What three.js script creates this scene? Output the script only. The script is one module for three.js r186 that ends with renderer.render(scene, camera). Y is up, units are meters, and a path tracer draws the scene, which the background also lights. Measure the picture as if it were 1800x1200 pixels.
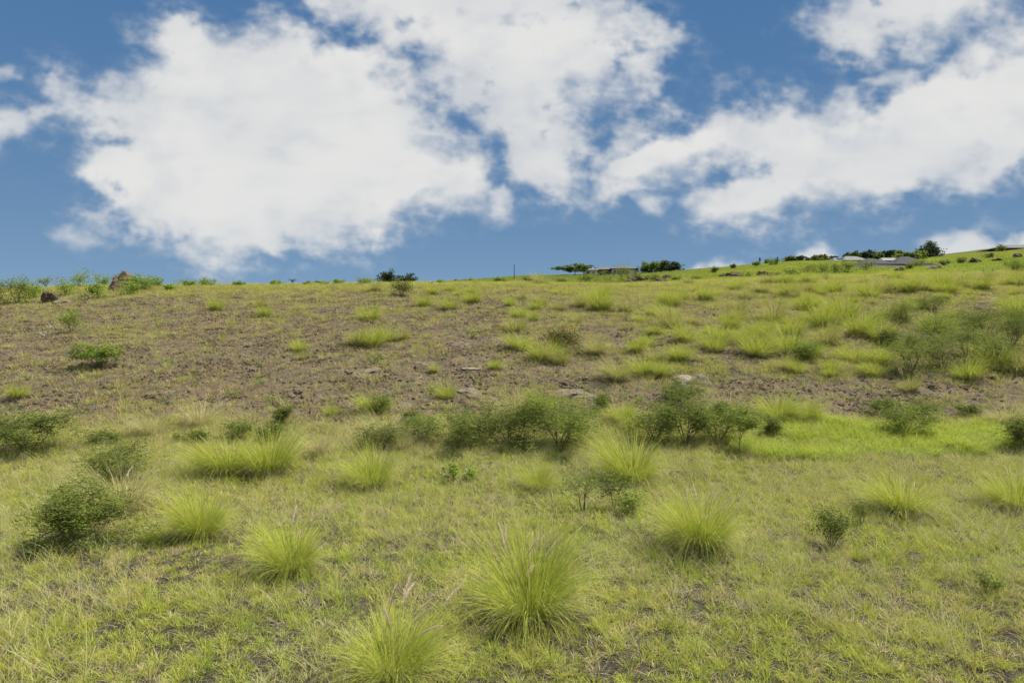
import * as THREE from 'three';

// ---------------------------------------------------------------- camera, sky, sun, exposure
const scene = new THREE.Scene();
const camera = new THREE.PerspectiveCamera(53.13, 1800 / 1200, 0.1, 9000);
const EYE = 3.0;                                   // metres above the meadow
camera.position.set(0, EYE, 0);
camera.lookAt(0, EYE, -100);
const renderer = new THREE.WebGLRenderer({ antialias: true });
renderer.toneMapping = THREE.LinearToneMapping;
renderer.toneMappingExposure = 1.3;
renderer.shadowMap.enabled = true;
const SUN = new THREE.Vector3(0.44, 0.9, -0.12).normalize();
const sun = new THREE.DirectionalLight(new THREE.Color(1.0, 0.945, 0.84), 4.9);
sun.position.copy(SUN).multiplyScalar(300);
sun.castShadow = true;
sun.shadow.radius = 1.5;
sun.shadow.mapSize.set(4096, 4096);
Object.assign(sun.shadow.camera, { left: -90, right: 90, top: 90, bottom: -90, near: 1, far: 700 });
scene.add(sun, sun.target);

// ---------------------------------------------------------------- random numbers and noise
function rng(seed) {
  let s = seed >>> 0;
  return () => { s = (s + 0x6d2b79f5) | 0; let t = Math.imul(s ^ (s >>> 15), 1 | s); t = (t + Math.imul(t ^ (t >>> 7), 61 | t)) ^ t; return ((t ^ (t >>> 14)) >>> 0) / 4294967296; };
}
const PERM = new Uint8Array(512), GR = new Float32Array(512);
{ const r = rng(77); const p = [...Array(256).keys()]; for (let i = 255; i > 0; i--) { const j = Math.floor(r() * (i + 1)); [p[i], p[j]] = [p[j], p[i]]; }
  for (let i = 0; i < 512; i++) PERM[i] = p[i & 255];
  for (let i = 0; i < 256; i++) { const a = r() * 6.2832; GR[2 * i] = Math.cos(a); GR[2 * i + 1] = Math.sin(a); } }
function noise(x, y) {                              // gradient noise, about -1..1
  const xi = Math.floor(x), yi = Math.floor(y), fx = x - xi, fy = y - yi, X = xi & 255, Y = yi & 255;
  const u = fx * fx * fx * (fx * (fx * 6 - 15) + 10), v = fy * fy * fy * (fy * (fy * 6 - 15) + 10);
  const a = PERM[PERM[X] + Y] * 2, b = PERM[PERM[X + 1] + Y] * 2, c = PERM[PERM[X] + Y + 1] * 2, d = PERM[PERM[X + 1] + Y + 1] * 2;
  const n0 = GR[a] * fx + GR[a + 1] * fy, n1 = GR[b] * (fx - 1) + GR[b + 1] * fy, n2 = GR[c] * fx + GR[c + 1] * (fy - 1), n3 = GR[d] * (fx - 1) + GR[d + 1] * (fy - 1);
  return 1.5 * (n0 + u * (n1 - n0) + v * (n2 - n0 + u * (n0 - n1 - n2 + n3)));
}
function fbm(x, y, oct, gain = 0.5) { let s = 0, a = 1, t = 0; for (let i = 0; i < oct; i++) { s += a * noise(x, y); t += a; a *= gain; x = x * 2.03 + 17.3; y = y * 2.03 - 9.1; } return s / t; }
const clamp = (x, a = 0, b = 1) => Math.min(b, Math.max(a, x));
const smooth = (a, b, x) => { const t = clamp((x - a) / (b - a)); return t * t * (3 - 2 * t); };
const mix = (a, b, t) => a + (b - a) * t;

// ---------------------------------------------------------------- the sky: blue air and fair-weather clouds, by direction
// Cloud outlines in the plane one unit north of the viewer, in 1/1200 units: [x right of 900, y above 600].
const OUT = [
  { s: 1.0, p: [88,128, 130,140, 165,158, 215,135, 258,118, 250,60, 275,38, 320,30, 380,48, 430,48, 500,42, 545,55, 590,66, 640,92, 690,104, 735,140, 758,188, 775,228, 820,246, 872,262, 876,300, 858,345, 830,370, 790,362, 750,362, 705,402, 640,432, 560,446, 480,450, 432,462, 370,458, 336,446, 322,422, 262,402, 200,392, 138,384, 172,350, 186,328, 152,304, 142,286, 190,262, 212,250, 152,236, 108,218, 98,180] },
  { s: 0.86, p: [520,-5, 560,36, 620,56, 662,72, 712,84, 745,130, 772,175, 815,186, 850,212, 884,238, 900,262, 892,292, 916,330, 960,346, 1008,356, 1040,336, 1032,292, 1038,240, 1032,200, 1048,172, 1080,152, 1112,176, 1150,168, 1170,150, 1174,120, 1182,92, 1216,66, 1188,50, 1130,30, 1090,8, 1050,-20, 1000,-110, 700,-130, 560,-70] },
  { s: 1.0, p: [1040,318, 1070,296, 1104,268, 1180,230, 1232,202, 1280,184, 1350,182, 1402,164, 1422,184, 1442,196, 1482,172, 1540,166, 1600,150, 1650,122, 1690,92, 1736,50, 1800,56, 1960,70, 2150,120, 2150,230, 1960,262, 1800,300, 1742,320, 1692,346, 1640,338, 1560,360, 1480,370, 1402,376, 1340,394, 1290,384, 1232,386, 1204,360, 1222,338, 1272,330, 1312,312, 1338,298, 1280,298, 1200,308, 1142,326, 1080,336, 1050,334] },
  { s: 0.8, p: [1420,36, 1448,10, 1500,-24, 1600,-90, 1760,-80, 1800,-20, 1742,30, 1702,50, 1660,78, 1620,104, 1572,86, 1530,112, 1480,110, 1452,76] },
  { s: 0.72, p: [585,66, 640,80, 700,100, 740,138, 772,182, 752,196, 700,160, 640,122] },
  { s: 0.6, p: [1030,290, 1062,262, 1090,240, 1150,205, 1175,180, 1205,195, 1150,240, 1085,290, 1050,322] },
  { s: 0.62, p: [1510,140, 1550,128, 1610,122, 1640,110, 1600,150, 1545,160] },
  { s: 0.8, p: [1098,340, 1130,330, 1168,340, 1178,362, 1166,384, 1138,374, 1122,352] },
  { s: 0.55, p: [1075,218, 1110,212, 1140,222, 1128,240, 1090,236] },
  { s: 0.8, p: [-300,150, -120,170, -20,192, 40,186, 96,192, 70,212, 34,244, 0,256, -140,270, -300,262] },
  { s: 0.5, p: [-40,112, 20,116, 34,128, 10,138, -40,136] },
  { s: 0.55, p: [74,412, 110,398, 150,410, 184,428, 150,436, 96,428] },
  { s: 0.95, p: [1636,436, 1668,424, 1700,408, 1722,402, 1748,424, 1790,416, 1840,408, 1960,390, 2100,420, 2100,500, 1636,500] },
  { s: 0.85, p: [1404,448, 1424,434, 1452,430, 1466,446, 1480,470, 1396,472] },
  { s: 0.8, p: [1190,488, 1216,468, 1250,462, 1300,466, 1340,480, 1340,500, 1190,500] },
  { s: 0.8, p: [858,330, 892,318, 905,345, 898,372, 880,396, 862,386] },
];
for (const c of OUT) { c.q = []; for (let i = 0; i < c.p.length; i += 2) c.q.push([c.p[i], c.p[i + 1]]); c.x0 = Math.min(...c.q.map(a => a[0])); c.x1 = Math.max(...c.q.map(a => a[0])); c.y0 = Math.min(...c.q.map(a => a[1])); c.y1 = Math.max(...c.q.map(a => a[1])); }
function inOutline(c, x, y) {                        // signed distance, positive inside
  if (x < c.x0 - 90 || x > c.x1 + 90 || y < c.y0 - 90 || y > c.y1 + 90) return -90;
  let d = 1e9, inside = false; const q = c.q;
  for (let i = 0, j = q.length - 1; i < q.length; j = i++) {
    const ax = q[j][0], ay = q[j][1], bx = q[i][0], by = q[i][1], ex = bx - ax, ey = by - ay, wx = x - ax, wy = y - ay;
    const t = clamp((wx * ex + wy * ey) / (ex * ex + ey * ey)), dx = wx - ex * t, dy = wy - ey * t, dd = dx * dx + dy * dy;
    if (dd < d) d = dd;
    if ((ay > y) !== (by > y) && x < (bx - ax) * (y - ay) / (by - ay) + ax) inside = !inside;
  }
  return inside ? Math.sqrt(d) : -Math.sqrt(d);
}
function makeSky() {
  const W = 4096, Hh = 2048, data = new Float32Array(W * Hh * 4);
  for (let j = 0; j < Hh; j++) {
    const el = ((j + 0.5) / Hh - 0.5) * Math.PI, sy = Math.sin(el), cy = Math.cos(el);
    const up = clamp(el / 1.5708, 0, 1);
    const k = Math.pow(clamp(1 - up), 6.0), zen = clamp((up - 0.3) * 1.4);
    const low = Math.exp(-Math.max(0, el) / 0.05);
    const r0 = mix(mix(0.047, 0.205, k), 0.042, zen) + 0.08 * low, g0 = mix(mix(0.139, 0.335, k), 0.118, zen) + 0.09 * low, b0 = mix(mix(0.314, 0.492, k), 0.275, zen) + 0.07 * low;
    for (let i = 0; i < W; i++) {
      const o = (j * W + i) * 4; let r = r0, g = g0, b = b0; data[o + 3] = 1;
      if (el > -0.02) {
        const az = ((i + 0.5) / W - 0.5) * 2 * Math.PI, dx = cy * Math.cos(az), dz = cy * Math.sin(az);
        let cov = 0, nx, ny;
        const side = dz < -0.2 ? Math.abs(dx / dz) : 9, high = dz < -0.2 ? sy / -dz : 9;
        const inner = (1 - smooth(0.92, 1.12, side)) * (1 - smooth(0.58, 0.74, high));
        if (inner > 0) {
          const x = 900 + 1200 * dx / -dz, y = 600 - 1200 * sy / -dz;
          nx = x; ny = y;
          const wx = x + 26 * fbm(x / 85, y / 70 + 5, 3), wy = y + 20 * fbm(x / 85 + 40, y / 70, 3);
          const edge = fbm(x / 105 + 3, y / 80, 6, 0.55), fine = fbm(x / 26, y / 20 + 9, 4, 0.55);
          let best = 0, wisp = 0; const fil = 0.5 + 0.5 * fbm(x / 48 + y / 160 + 70, y / 26 - x / 120, 5, 0.6);
          for (const c of OUT) {
            const s = inOutline(c, wx, wy); if (s <= -90) continue;
            const size = Math.min(c.x1 - c.x0, c.y1 - c.y0), amp = clamp(size / 170, 0.25, 1);
            const v = s + edge * 66 * amp + fine * 12 * amp;
            const soft = 22 * amp + 6 + 44 * amp * smooth(-0.4, 0.6, noise(x / 140 + 8, y / 110));
            let a = smooth(-soft * 0.55, soft, v) * mix(c.s, 1, smooth(20, 70, v) * 0.9);
            if (c.s < 0.9) a *= clamp(1 - 0.8 * smooth(0.12, 0.6, -fbm(x / 75 + 20, y / 55 + 2, 5, 0.55)) * (1 - 0.5 * smooth(60, 120, s)));
            const h = smooth(-62 * amp, 18, s + edge * 58 * amp) * smooth(0.34, 0.85, fil) * 0.8; if (h > wisp) wisp = h;
            if (a > best) best = a;
          }
          cov = (1 - (1 - best) * (1 - wisp)) * inner;
          const veil = smooth(0.25, 0.8, fbm(x / 300 + 2, y / 60, 4)) * 0.10; cov = clamp(cov + veil * inner);
        }
        if (inner < 1) {
          const h = sy + 0.12; nx = 900 * dx / h; ny = 900 * dz / h;
          const f = fbm(nx / 900 + 31, ny / 900 + 7, 6, 0.55);
          const a = smooth(-0.02, 0.16, f) * (1 - inner); cov = clamp(cov + a);
        }
        if (cov > 0.003) {
          // one cloud colour throughout; thinner places let the blue behind show
          const thin = smooth(0.3, 0.75, 0.5 + 0.5 * fbm(nx / 260 + 60, ny / 120 + 11, 4)) * 0.55 + smooth(-0.1, 0.6, fbm(nx / 110, ny / 70, 5, 0.55)) * 0.45;
          const L = 0.685; cov *= 1 - 0.24 * thin;
          const cr = L, cg = L, cb = L * 0.985;
          const t = Math.pow(cov, 1.15); r = mix(r, cr, t); g = mix(g, cg, t); b = mix(b, cb, t);
        }
      }
      data[o] = r * 0.87; data[o + 1] = g * 0.87; data[o + 2] = b * 0.87;
    }
  }
  const t = new THREE.DataTexture(data, W, Hh, THREE.RGBAFormat, THREE.FloatType);
  t.mapping = THREE.EquirectangularReflectionMapping; t.magFilter = THREE.LinearFilter; t.needsUpdate = true;
  return t;
}
scene.background = makeSky();
scene.environment = scene.background;

// ---------------------------------------------------------------- terrain
// Height profiles of the hillside along bearings from the meadow: bearing = metres right per 1200 m ahead (+900); each row: [metres ahead, rise per 1200 m of distance, subtracted from 600]
const NEAR_Z = [15, 18, 20.5, 24, 28, 33, 40, 47, 55], NEAR_Y = [824, 767, 724, 662, 614, 576, 540, 518, 501];
const FAR_Z = [62, 80, 120, 180, 260, 400, 900];
const BEAR = [
  [-400, 15, [517, 523, 533, 541, 549, 559, 580]], [0, 10, [513, 517, 526, 536, 546, 556, 580]], [200, 4, [507, 511, 519, 529, 540, 553, 580]],
  [420, 3, [505, 508, 515, 525, 535, 550, 580]], [700, 0, [502, 503, 503, 504, 507, 525, 570]], [900, -1, [501, 501, 496, 490, 487, 495, 560]],
  [1100, 2, [504, 502, 494, 486, 482, 490, 560]], [1250, -5, [497, 493, 484, 477, 473, 480, 560]], [1400, -10, [493, 487, 472, 463, 460, 468, 560]],
  [1600, -15, [488, 484, 469, 459, 456, 462, 560]], [1800, -20, [482, 476, 459, 445, 437, 440, 540]], [2200, -28, [474, 464, 443, 426, 416, 418, 540]],
];
function pchip(X, Y) {
  const n = X.length, h = [], d = [], m = [];
  for (let i = 0; i < n - 1; i++) { h[i] = X[i + 1] - X[i]; d[i] = (Y[i + 1] - Y[i]) / h[i]; }
  m[0] = d[0]; m[n - 1] = d[n - 2];
  for (let i = 1; i < n - 1; i++) m[i] = d[i - 1] * d[i] <= 0 ? 0 : (() => { const a = 2 * h[i] + h[i - 1], b = h[i] + 2 * h[i - 1]; return (a + b) / (a / d[i - 1] + b / d[i]); })();
  return x => {
    if (x <= X[0]) return Y[0]; if (x >= X[n - 1]) return Y[n - 1] + m[n - 1] * (x - X[n - 1]);
    let i = 0; while (x > X[i + 1]) i++;
    const t = (x - X[i]) / h[i], t2 = t * t, t3 = t2 * t;
    return (2 * t3 - 3 * t2 + 1) * Y[i] + (t3 - 2 * t2 + t) * h[i] * m[i] + (-2 * t3 + 3 * t2) * Y[i + 1] + (t3 - t2) * h[i] * m[i + 1];
  };
}
const COLS = BEAR.map(([bx, adj, far]) => {
  const X = [0, 8, 12], Y = [-EYE, -EYE, -EYE + 0.02];
  NEAR_Z.forEach((z, i) => { X.push(z); Y.push((600 - (NEAR_Y[i] + adj * smooth(22, 55, z))) / 1200 * z); });
  FAR_Z.forEach((z, i) => { X.push(z); Y.push((600 - far[i]) / 1200 * z); });
  return pchip(X, Y);
});
const colX = BEAR.map(b => b[0]);
function rawH(u, Z) {
  u = clamp(u, colX[0], colX[colX.length - 1]);
  let i = 0; while (i < colX.length - 2 && u > colX[i + 1]) i++;
  const t = (u - colX[i]) / (colX[i + 1] - colX[i]), at = k => COLS[clamp(k, 0, COLS.length - 1)](Z);
  const p0 = at(i - 1), p1 = at(i), p2 = at(i + 1), p3 = at(i + 2);
  return p1 + 0.5 * t * (p2 - p0 + t * (2 * p0 - 5 * p1 + 4 * p2 - p3 + t * (3 * (p1 - p2) + p3 - p0)));
}
const AZN = 241, RN = 420, LR0 = Math.log(2), LR1 = Math.log(3000), AZM = 0.83, HT = new Float32Array(AZN * RN);
for (let a = 0; a < AZN; a++) { const az = (a / (AZN - 1) * 2 - 1) * AZM; for (let k = 0; k < RN; k++) { const r = Math.exp(LR0 + (LR1 - LR0) * k / (RN - 1)); HT[a * RN + k] = rawH(900 + 1200 * Math.tan(az), r * Math.cos(az)); } }
function ground(x, z) {                              // world height of the soil
  const r = Math.hypot(x, z), az = Math.atan2(x, -z), fa = (clamp(az, -AZM, AZM) / AZM * 0.5 + 0.5) * (AZN - 1), fr = clamp((Math.log(Math.max(r, 0.01)) - LR0) / (LR1 - LR0), 0, 1) * (RN - 1);
  const a = Math.min(AZN - 2, Math.floor(fa)), k = Math.min(RN - 2, Math.floor(fr)), ta = fa - a, tr = fr - k, o = a * RN + k;
  let h = mix(mix(HT[o], HT[o + 1], tr), mix(HT[o + RN], HT[o + RN + 1], tr), ta);
  h = mix(h, -EYE - 0.06 * r, smooth(0.95, 1.9, Math.abs(az)));
  const sl = smooth(16, 24, r), far = smooth(60, 120, r);
  h += (0.05 + 0.10 * sl + 0.5 * far) * fbm(x / (3.1 + 14 * far) + 4, z / (3.1 + 14 * far), 3) + (0.035 + 0.045 * sl) * fbm(x / 0.7, z / 0.7 + 3, 2) * (1 - far);
  return h + EYE;
}
const bearing = (x, z) => 900 + 1200 * x / Math.max(1, -z);
function spot(bx, by) {                              // where a sight line from the survey point meets the ground
  const dx = (bx - 900) / 1200, dy = (600 - by) / 1200; let Z = 4, step = 0.05;
  for (; Z < 400; Z += step) { step = 0.004 * Z; if (EYE + dy * Z < ground(dx * Z, -Z)) break; }
  if (Z >= 400) Z = 55;
  return { x: dx * Z, z: -Z, y: ground(dx * Z, -Z), d: Z, m: Z / 1200 };
}
function at(bx, Z) { const x = (bx - 900) / 1200 * Z; return { x, z: -Z, y: ground(x, -Z), d: Z, m: Z / 1200 }; }
const riseTo = (s, by) => EYE + (600 - by) / 1200 * s.d - s.y;   // height that reaches a sight angle
// where each kind of cover grows (0..1)
function bare(x, z) {                                // stony soil
  const u = bearing(x, z), Z = -z; if (Z < 15 || Z > 60) return 0;
  const n = fbm(x / 4.2 + 9, z / 4.2, 4);
  const left = smooth(17.2, 21.5, Z + n * 4) * (1 - smooth(47, 54, Z + n * 5)) * (1 - smooth(900, 1150, u + n * 200));
  const band = smooth(19.2, 20.6, Z + n) * (1 - smooth(22.6, 24.6, Z + n * 2)) * smooth(850, 1000, u);
  const midr = smooth(23, 27, Z) * (1 - smooth(41, 47, Z + n * 4)) * smooth(930, 1080, u) * smooth(-0.25, 0.2, n + 0.10 - 0.12 * smooth(1500, 1750, u));
  return clamp(Math.max(left, band, midr * 0.95));
}
const lush = (x, z) => { const u = bearing(x, z), Z = -z, n = fbm(x / 2.3, z / 1.4 + 30, 3); return smooth(15.4, 17.4, Z + n * 2.0) * (1 - smooth(18.2, 19.8, Z + n * 1.4)) * smooth(1250, 1420, u + n * 110); };

function groundTexture() {
  const N = 1024, d = new Uint8Array(N * N * 4), hgt = new Uint8Array(N * N * 4), r = rng(5);
  const acc = new Float32Array(N * N), tone = new Float32Array(N * N * 3).fill(1);
  const per = (x, y, s) => { const a = x / N, b = y / N; const f = (p, q) => fbm(p * s, q * s, 4, 0.6); const wa = smooth(0, 1, a), wb = smooth(0, 1, b); return mix(mix(f(a, b), f(a - 1, b), wa), mix(f(a, b - 1), f(a - 1, b - 1), wa), wb); };
  for (let j = 0; j < N; j++) for (let i = 0; i < N; i++) { acc[j * N + i] = 0.5 + 0.35 * per(i, j, 9) + 0.35 * per(i + 300, j, 40); }
  for (let s = 0; s < 5200; s++) {                     // clods and pebbles of several tones, and straw litter
    const cx = r() * N, cy = r() * N, straw = r() < 0.45, rad = straw ? 0 : 1.5 + 15 * Math.pow(r(), 3), t = 0.5 + r() * 0.75, warm = 1 + (r() - 0.5) * 0.16;
    if (!straw) { const R = Math.ceil(rad); for (let y = -R; y <= R; y++) for (let x = -R; x <= R; x++) { const q = Math.hypot(x, y * 1.2) / rad; if (q > 1) continue; const o = ((cy + y + N | 0) % N) * N + ((cx + x + N | 0) % N); acc[o] += 0.5 * (1 - q * q); tone[o * 3] = t * warm; tone[o * 3 + 1] = t; tone[o * 3 + 2] = t / warm; } }
    else { const a = r() * 6.28, L = 8 + r() * 26; for (let k = 0; k < L; k++) { const o = ((cy + Math.sin(a) * k + N | 0) % N) * N + ((cx + Math.cos(a) * k + N * 2 | 0) % N); tone[o * 3] = 1.3; tone[o * 3 + 1] = 1.22; tone[o * 3 + 2] = 0.95; acc[o] += 0.2; } }
  }
  for (let o = 0; o < N * N; o++) { const v = 0.62 + 0.38 * acc[o]; for (let c = 0; c < 3; c++) d[o * 4 + c] = clamp(v * tone[o * 3 + c] * 0.72, 0, 1) * 255; d[o * 4 + 3] = 255; const h = clamp(acc[o] * 0.6) * 255; hgt[o * 4] = hgt[o * 4 + 1] = hgt[o * 4 + 2] = h; hgt[o * 4 + 3] = 255; }
  const mk = (a, srgb) => { const t = new THREE.DataTexture(a, N, N); t.wrapS = t.wrapT = THREE.RepeatWrapping; t.magFilter = THREE.LinearFilter; if (srgb) t.colorSpace = THREE.SRGBColorSpace; t.needsUpdate = true; return t; };
  return [mk(d, true), mk(hgt, false)];
}
const [soilMap, soilBump] = groundTexture();
{
  const azs = [], rs = [0.01];
  for (let a = -50; a < 50; a += 0.17) azs.push(a); for (let a = 50; a < 310; a += 4) azs.push(a);
  for (let r = 1; r < 4; r *= 1.09) rs.push(r); for (let r = 4; r < 75; r *= 1.0125) rs.push(r); for (let r = 75; r < 420; r *= 1.022) rs.push(r); for (let r = 420; r < 4500; r *= 1.12) rs.push(r);
  const nA = azs.length, nR = rs.length, pos = new Float32Array(nA * nR * 3), col = new Float32Array(nA * nR * 3), uv = new Float32Array(nA * nR * 2), idx = [];
  for (let k = 0; k < nR; k++) for (let a = 0; a < nA; a++) {
    const t = azs[a] * Math.PI / 180, x = Math.sin(t) * rs[k], z = -Math.cos(t) * rs[k], o = k * nA + a;
    pos[o * 3] = x; pos[o * 3 + 1] = ground(x, z); pos[o * 3 + 2] = z; uv[o * 2] = x / 3.7; uv[o * 2 + 1] = z / 3.7;
    const b = bare(x, z), n = fbm(x / 1.6, z / 1.6, 4), n2 = fbm(x / 6 + 50, z / 6, 3), Z = -z;
    let c = [0.13, 0.10, 0.068];                         // meadow thatch over soil
    const n3 = fbm(x / 0.45 + 7, z / 0.45, 3); const stony = [0.40 + 0.12 * n + 0.16 * n3, 0.312 + 0.09 * n + 0.125 * n3, 0.185 + 0.05 * n + 0.075 * n3], rusty = smooth(0.15, 0.5, n2) * 0.5;
    stony[0] += 0.05 * rusty; stony[2] -= 0.03 * rusty;
    c = c.map((v, i) => mix(v, stony[i], smooth(0.1, 0.7, b)));
    const g = smooth(52, 62, Z), yel = smooth(-0.2, 0.4, fbm(x / 22 + 3, z / 22, 3));
    c = c.map((v, i) => mix(v, [mix(0.22, 0.36, yel), mix(0.27, 0.37, yel), mix(0.055, 0.06, yel)][i], g));
    col.set(c, o * 3);
  }
  for (let k = 0; k < nR - 1; k++) for (let a = 0; a < nA; a++) { const b = (a + 1) % nA, p = k * nA + a, q = k * nA + b, s = p + nA, t = q + nA; idx.push(p, q, t, p, t, s); }
  const g = new THREE.BufferGeometry();
  g.setAttribute('position', new THREE.BufferAttribute(pos, 3)); g.setAttribute('color', new THREE.BufferAttribute(col, 3)); g.setAttribute('uv', new THREE.BufferAttribute(uv, 2)); g.setIndex(idx); g.computeVertexNormals();
  const m = new THREE.Mesh(g, new THREE.MeshStandardMaterial({ vertexColors: true, map: soilMap, bumpMap: soilBump, bumpScale: 0.07, roughness: 1, side: THREE.DoubleSide }));
  m.name = 'terrain'; m.receiveShadow = m.castShadow = true; m.userData = { kind: 'structure', label: 'stony grass hillside rising to a long crest', category: 'hillside' };
  scene.add(m);
}

// ---------------------------------------------------------------- geometry and object helpers
class Geo {
  constructor() { this.p = []; this.c = []; this.i = []; }
  v(x, y, z, c) { this.p.push(x, y, z); this.c.push(c[0], c[1], c[2]); return this.p.length / 3 - 1; }
  quad(a, b, c, d) { this.i.push(a, b, c, a, c, d); }
  blade(x, y, z, az, len, lean, droop, w, col, seg, twist = 0, lx = 0) {
    let px = x, py = y, pz = z; const sa = Math.sin(az), ca = Math.cos(az), wa = az + Math.PI / 2 + twist, wx = Math.sin(wa) * w / 2, wz = Math.cos(wa) * w / 2, st = len / seg;
    let l0 = this.v(px - wx, py, pz - wz, col), r0 = this.v(px + wx, py, pz + wz, col);
    for (let s = 1; s <= seg; s++) {
      const t = (s - 0.5) / seg, th = Math.min(2.6, lean + droop * Math.pow(t, 1.4)), k = s / seg, f = Math.pow(1 - k, 0.6);
      px += Math.sin(th) * sa * st + lx * st * t; pz += Math.sin(th) * ca * st; py += Math.cos(th) * st;
      if (s === seg) { const e = this.v(px, py, pz, col); this.i.push(l0, r0, e); }
      else { const l = this.v(px - wx * f, py, pz - wz * f, col), r = this.v(px + wx * f, py, pz + wz * f, col); this.quad(l0, r0, r, l); l0 = l; r0 = r; }
    }
    return [px, py, pz];
  }
  tube(a, b, ra, rb, col, n = 5) {
    const d = new THREE.Vector3(b[0] - a[0], b[1] - a[1], b[2] - a[2]).normalize(), u = new THREE.Vector3(d.y, -d.x, 0.3).cross(d).normalize(), w = new THREE.Vector3().crossVectors(d, u), first = [], second = [];
    for (let k = 0; k < n; k++) { const t = k / n * 6.2832, cu = Math.cos(t), su = Math.sin(t); const q = [u.x * cu + w.x * su, u.y * cu + w.y * su, u.z * cu + w.z * su];
      first.push(this.v(a[0] + q[0] * ra, a[1] + q[1] * ra, a[2] + q[2] * ra, col)); second.push(this.v(b[0] + q[0] * rb, b[1] + q[1] * rb, b[2] + q[2] * rb, col)); }
    for (let k = 0; k < n; k++) this.quad(first[k], first[(k + 1) % n], second[(k + 1) % n], second[k]);
  }
  leaf(x, y, z, L, W, r, col, flat = 0.5) {            // a diamond leaf in a random pose
    const az = r() * 6.2832, el = (r() - 0.5) * 3.1 * (1 - flat), ce = Math.cos(el), dx = Math.sin(az) * ce, dy = Math.sin(el), dz = Math.cos(az) * ce;
    const roll = (r() - 0.5) * 2.4, hx = Math.cos(az), hz = -Math.sin(az), vx = -Math.sin(az) * dy, vy = ce, vz = -Math.cos(az) * dy, cr = Math.cos(roll), sr = Math.sin(roll);
    const sx = (hx * cr + vx * sr) * W / 2, sy = vy * sr * W / 2, sz = (hz * cr + vz * sr) * W / 2;
    const a = this.v(x, y, z, col), b = this.v(x + dx * L * 0.45 + sx, y + dy * L * 0.45 + sy, z + dz * L * 0.45 + sz, col), c = this.v(x + dx * L, y + dy * L, z + dz * L, col), d = this.v(x + dx * L * 0.45 - sx, y + dy * L * 0.45 - sy, z + dz * L * 0.45 - sz, col);
    this.quad(a, b, c, d);
  }
  build(normals = false) { const g = new THREE.BufferGeometry(); g.setAttribute('position', new THREE.Float32BufferAttribute(this.p, 3)); g.setAttribute('color', new THREE.Float32BufferAttribute(this.c, 3)); g.setIndex(this.i); if (normals) g.computeVertexNormals(); return g; }
}
const leafMat = new THREE.MeshPhysicalMaterial({ vertexColors: true, roughness: 1, transmission: 0.36, thickness: 0, side: THREE.DoubleSide, specularIntensity: 0.3 });
const bladeMat = new THREE.MeshPhysicalMaterial({ vertexColors: true, roughness: 1, transmission: 0.34, thickness: 0, side: THREE.DoubleSide, specularIntensity: 0.5 });
const barkMat = new THREE.MeshStandardMaterial({ vertexColors: true, roughness: 0.95 });
const used = new Map();
function numbered(n) { const k = used.get(n) ?? 0; used.set(n, k + 1); return k ? `${n}_${String(k).padStart(3, '0')}` : n; }
function tag(o, label, category, group) { o.userData = { label, category }; if (group) o.userData.group = group; return o; }
function thing(name, label, category, s, group) { const g = new THREE.Group(); g.name = numbered(name); if (s) g.position.set(s.x, s.y, s.z); tag(g, label, category, group); scene.add(g); return g; }
function part(name, geo, mat, parent, kind) { const m = new THREE.Mesh(geo, mat); m.name = name; m.castShadow = m.receiveShadow = true; if (kind) m.userData.kind = kind; parent.add(m); return m; }
const jit = (c, r, a = 0.15) => { const k = 1 + (r() - 0.5) * 2 * a, h = 1 + (r() - 0.5) * a * 0.7; return [c[0] * k * h, c[1] * k, c[2] * k / h]; };
const pick = (list, r) => list[Math.floor(r() * list.length)];

// ---------------------------------------------------------------- grass cover: uncountable, so instanced
const GREEN = [0.33, 0.39, 0.052], LIME = [0.46, 0.53, 0.06], YEL = [0.54, 0.52, 0.105], STRAW = [0.58, 0.50, 0.21], PALE = [0.70, 0.63, 0.38], DEAD = [0.30, 0.25, 0.18];
function tuftGeo(seed, n, rad, h0, h1, w, pal, droop = 1.2, seg = 3) {
  const r = rng(seed), g = new Geo();
  for (let k = 0; k < n; k++) {
    const a = r() * 6.2832, q = rad * Math.sqrt(r()), az = a + (r() - 0.5) * 1.6, L = mix(h0, h1, r());
    g.blade(Math.sin(a) * q, -0.015, Math.cos(a) * q, az, L, 0.1 + r() * 0.75, droop * (0.3 + r()), w * (0.6 + 0.8 * r()), jit(pick(pal, r), r, 0.18), seg, (r() - 0.5) * 2);
  }
  return g.build();
}
function cover(name, label, category, variants, places) {
  const grp = new THREE.Group(); grp.name = name; tag(grp, label, category); grp.userData.kind = 'stuff'; scene.add(grp);
  const lists = variants.map(() => []); places.forEach(p => lists[p.v % variants.length].push(p));
  const M = new THREE.Matrix4(), Q = new THREE.Quaternion(), E = new THREE.Euler(), P = new THREE.Vector3(), S = new THREE.Vector3(), C = new THREE.Color();
  variants.forEach((v, n) => {
    const L = lists[n]; if (!L.length) return;
    const im = new THREE.InstancedMesh(v.geo, v.mat, L.length); im.name = name + '_patch'; im.userData.kind = 'stuff'; im.castShadow = im.receiveShadow = true;
    L.forEach((p, i) => { if (p.q) Q.copy(p.q); else { E.set(p.tx ?? 0, p.a, p.tz ?? 0); Q.setFromEuler(E); } P.set(p.x, p.y, p.z); S.set(p.s, p.sy ?? p.s, p.s); im.setMatrixAt(i, M.compose(P, Q, S)); im.setColorAt(i, C.setRGB(...(p.c ?? [1, 1, 1]))); });
    grp.add(im);
  });
}
const inFan = (r, Z0, Z1, u0, u1) => { const Z = Math.sqrt(mix(Z0 * Z0, Z1 * Z1, r())), u = mix(u0, u1, r()); return { x: (u - 900) / 1200 * Z, z: -Z, u, Z }; };
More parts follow.
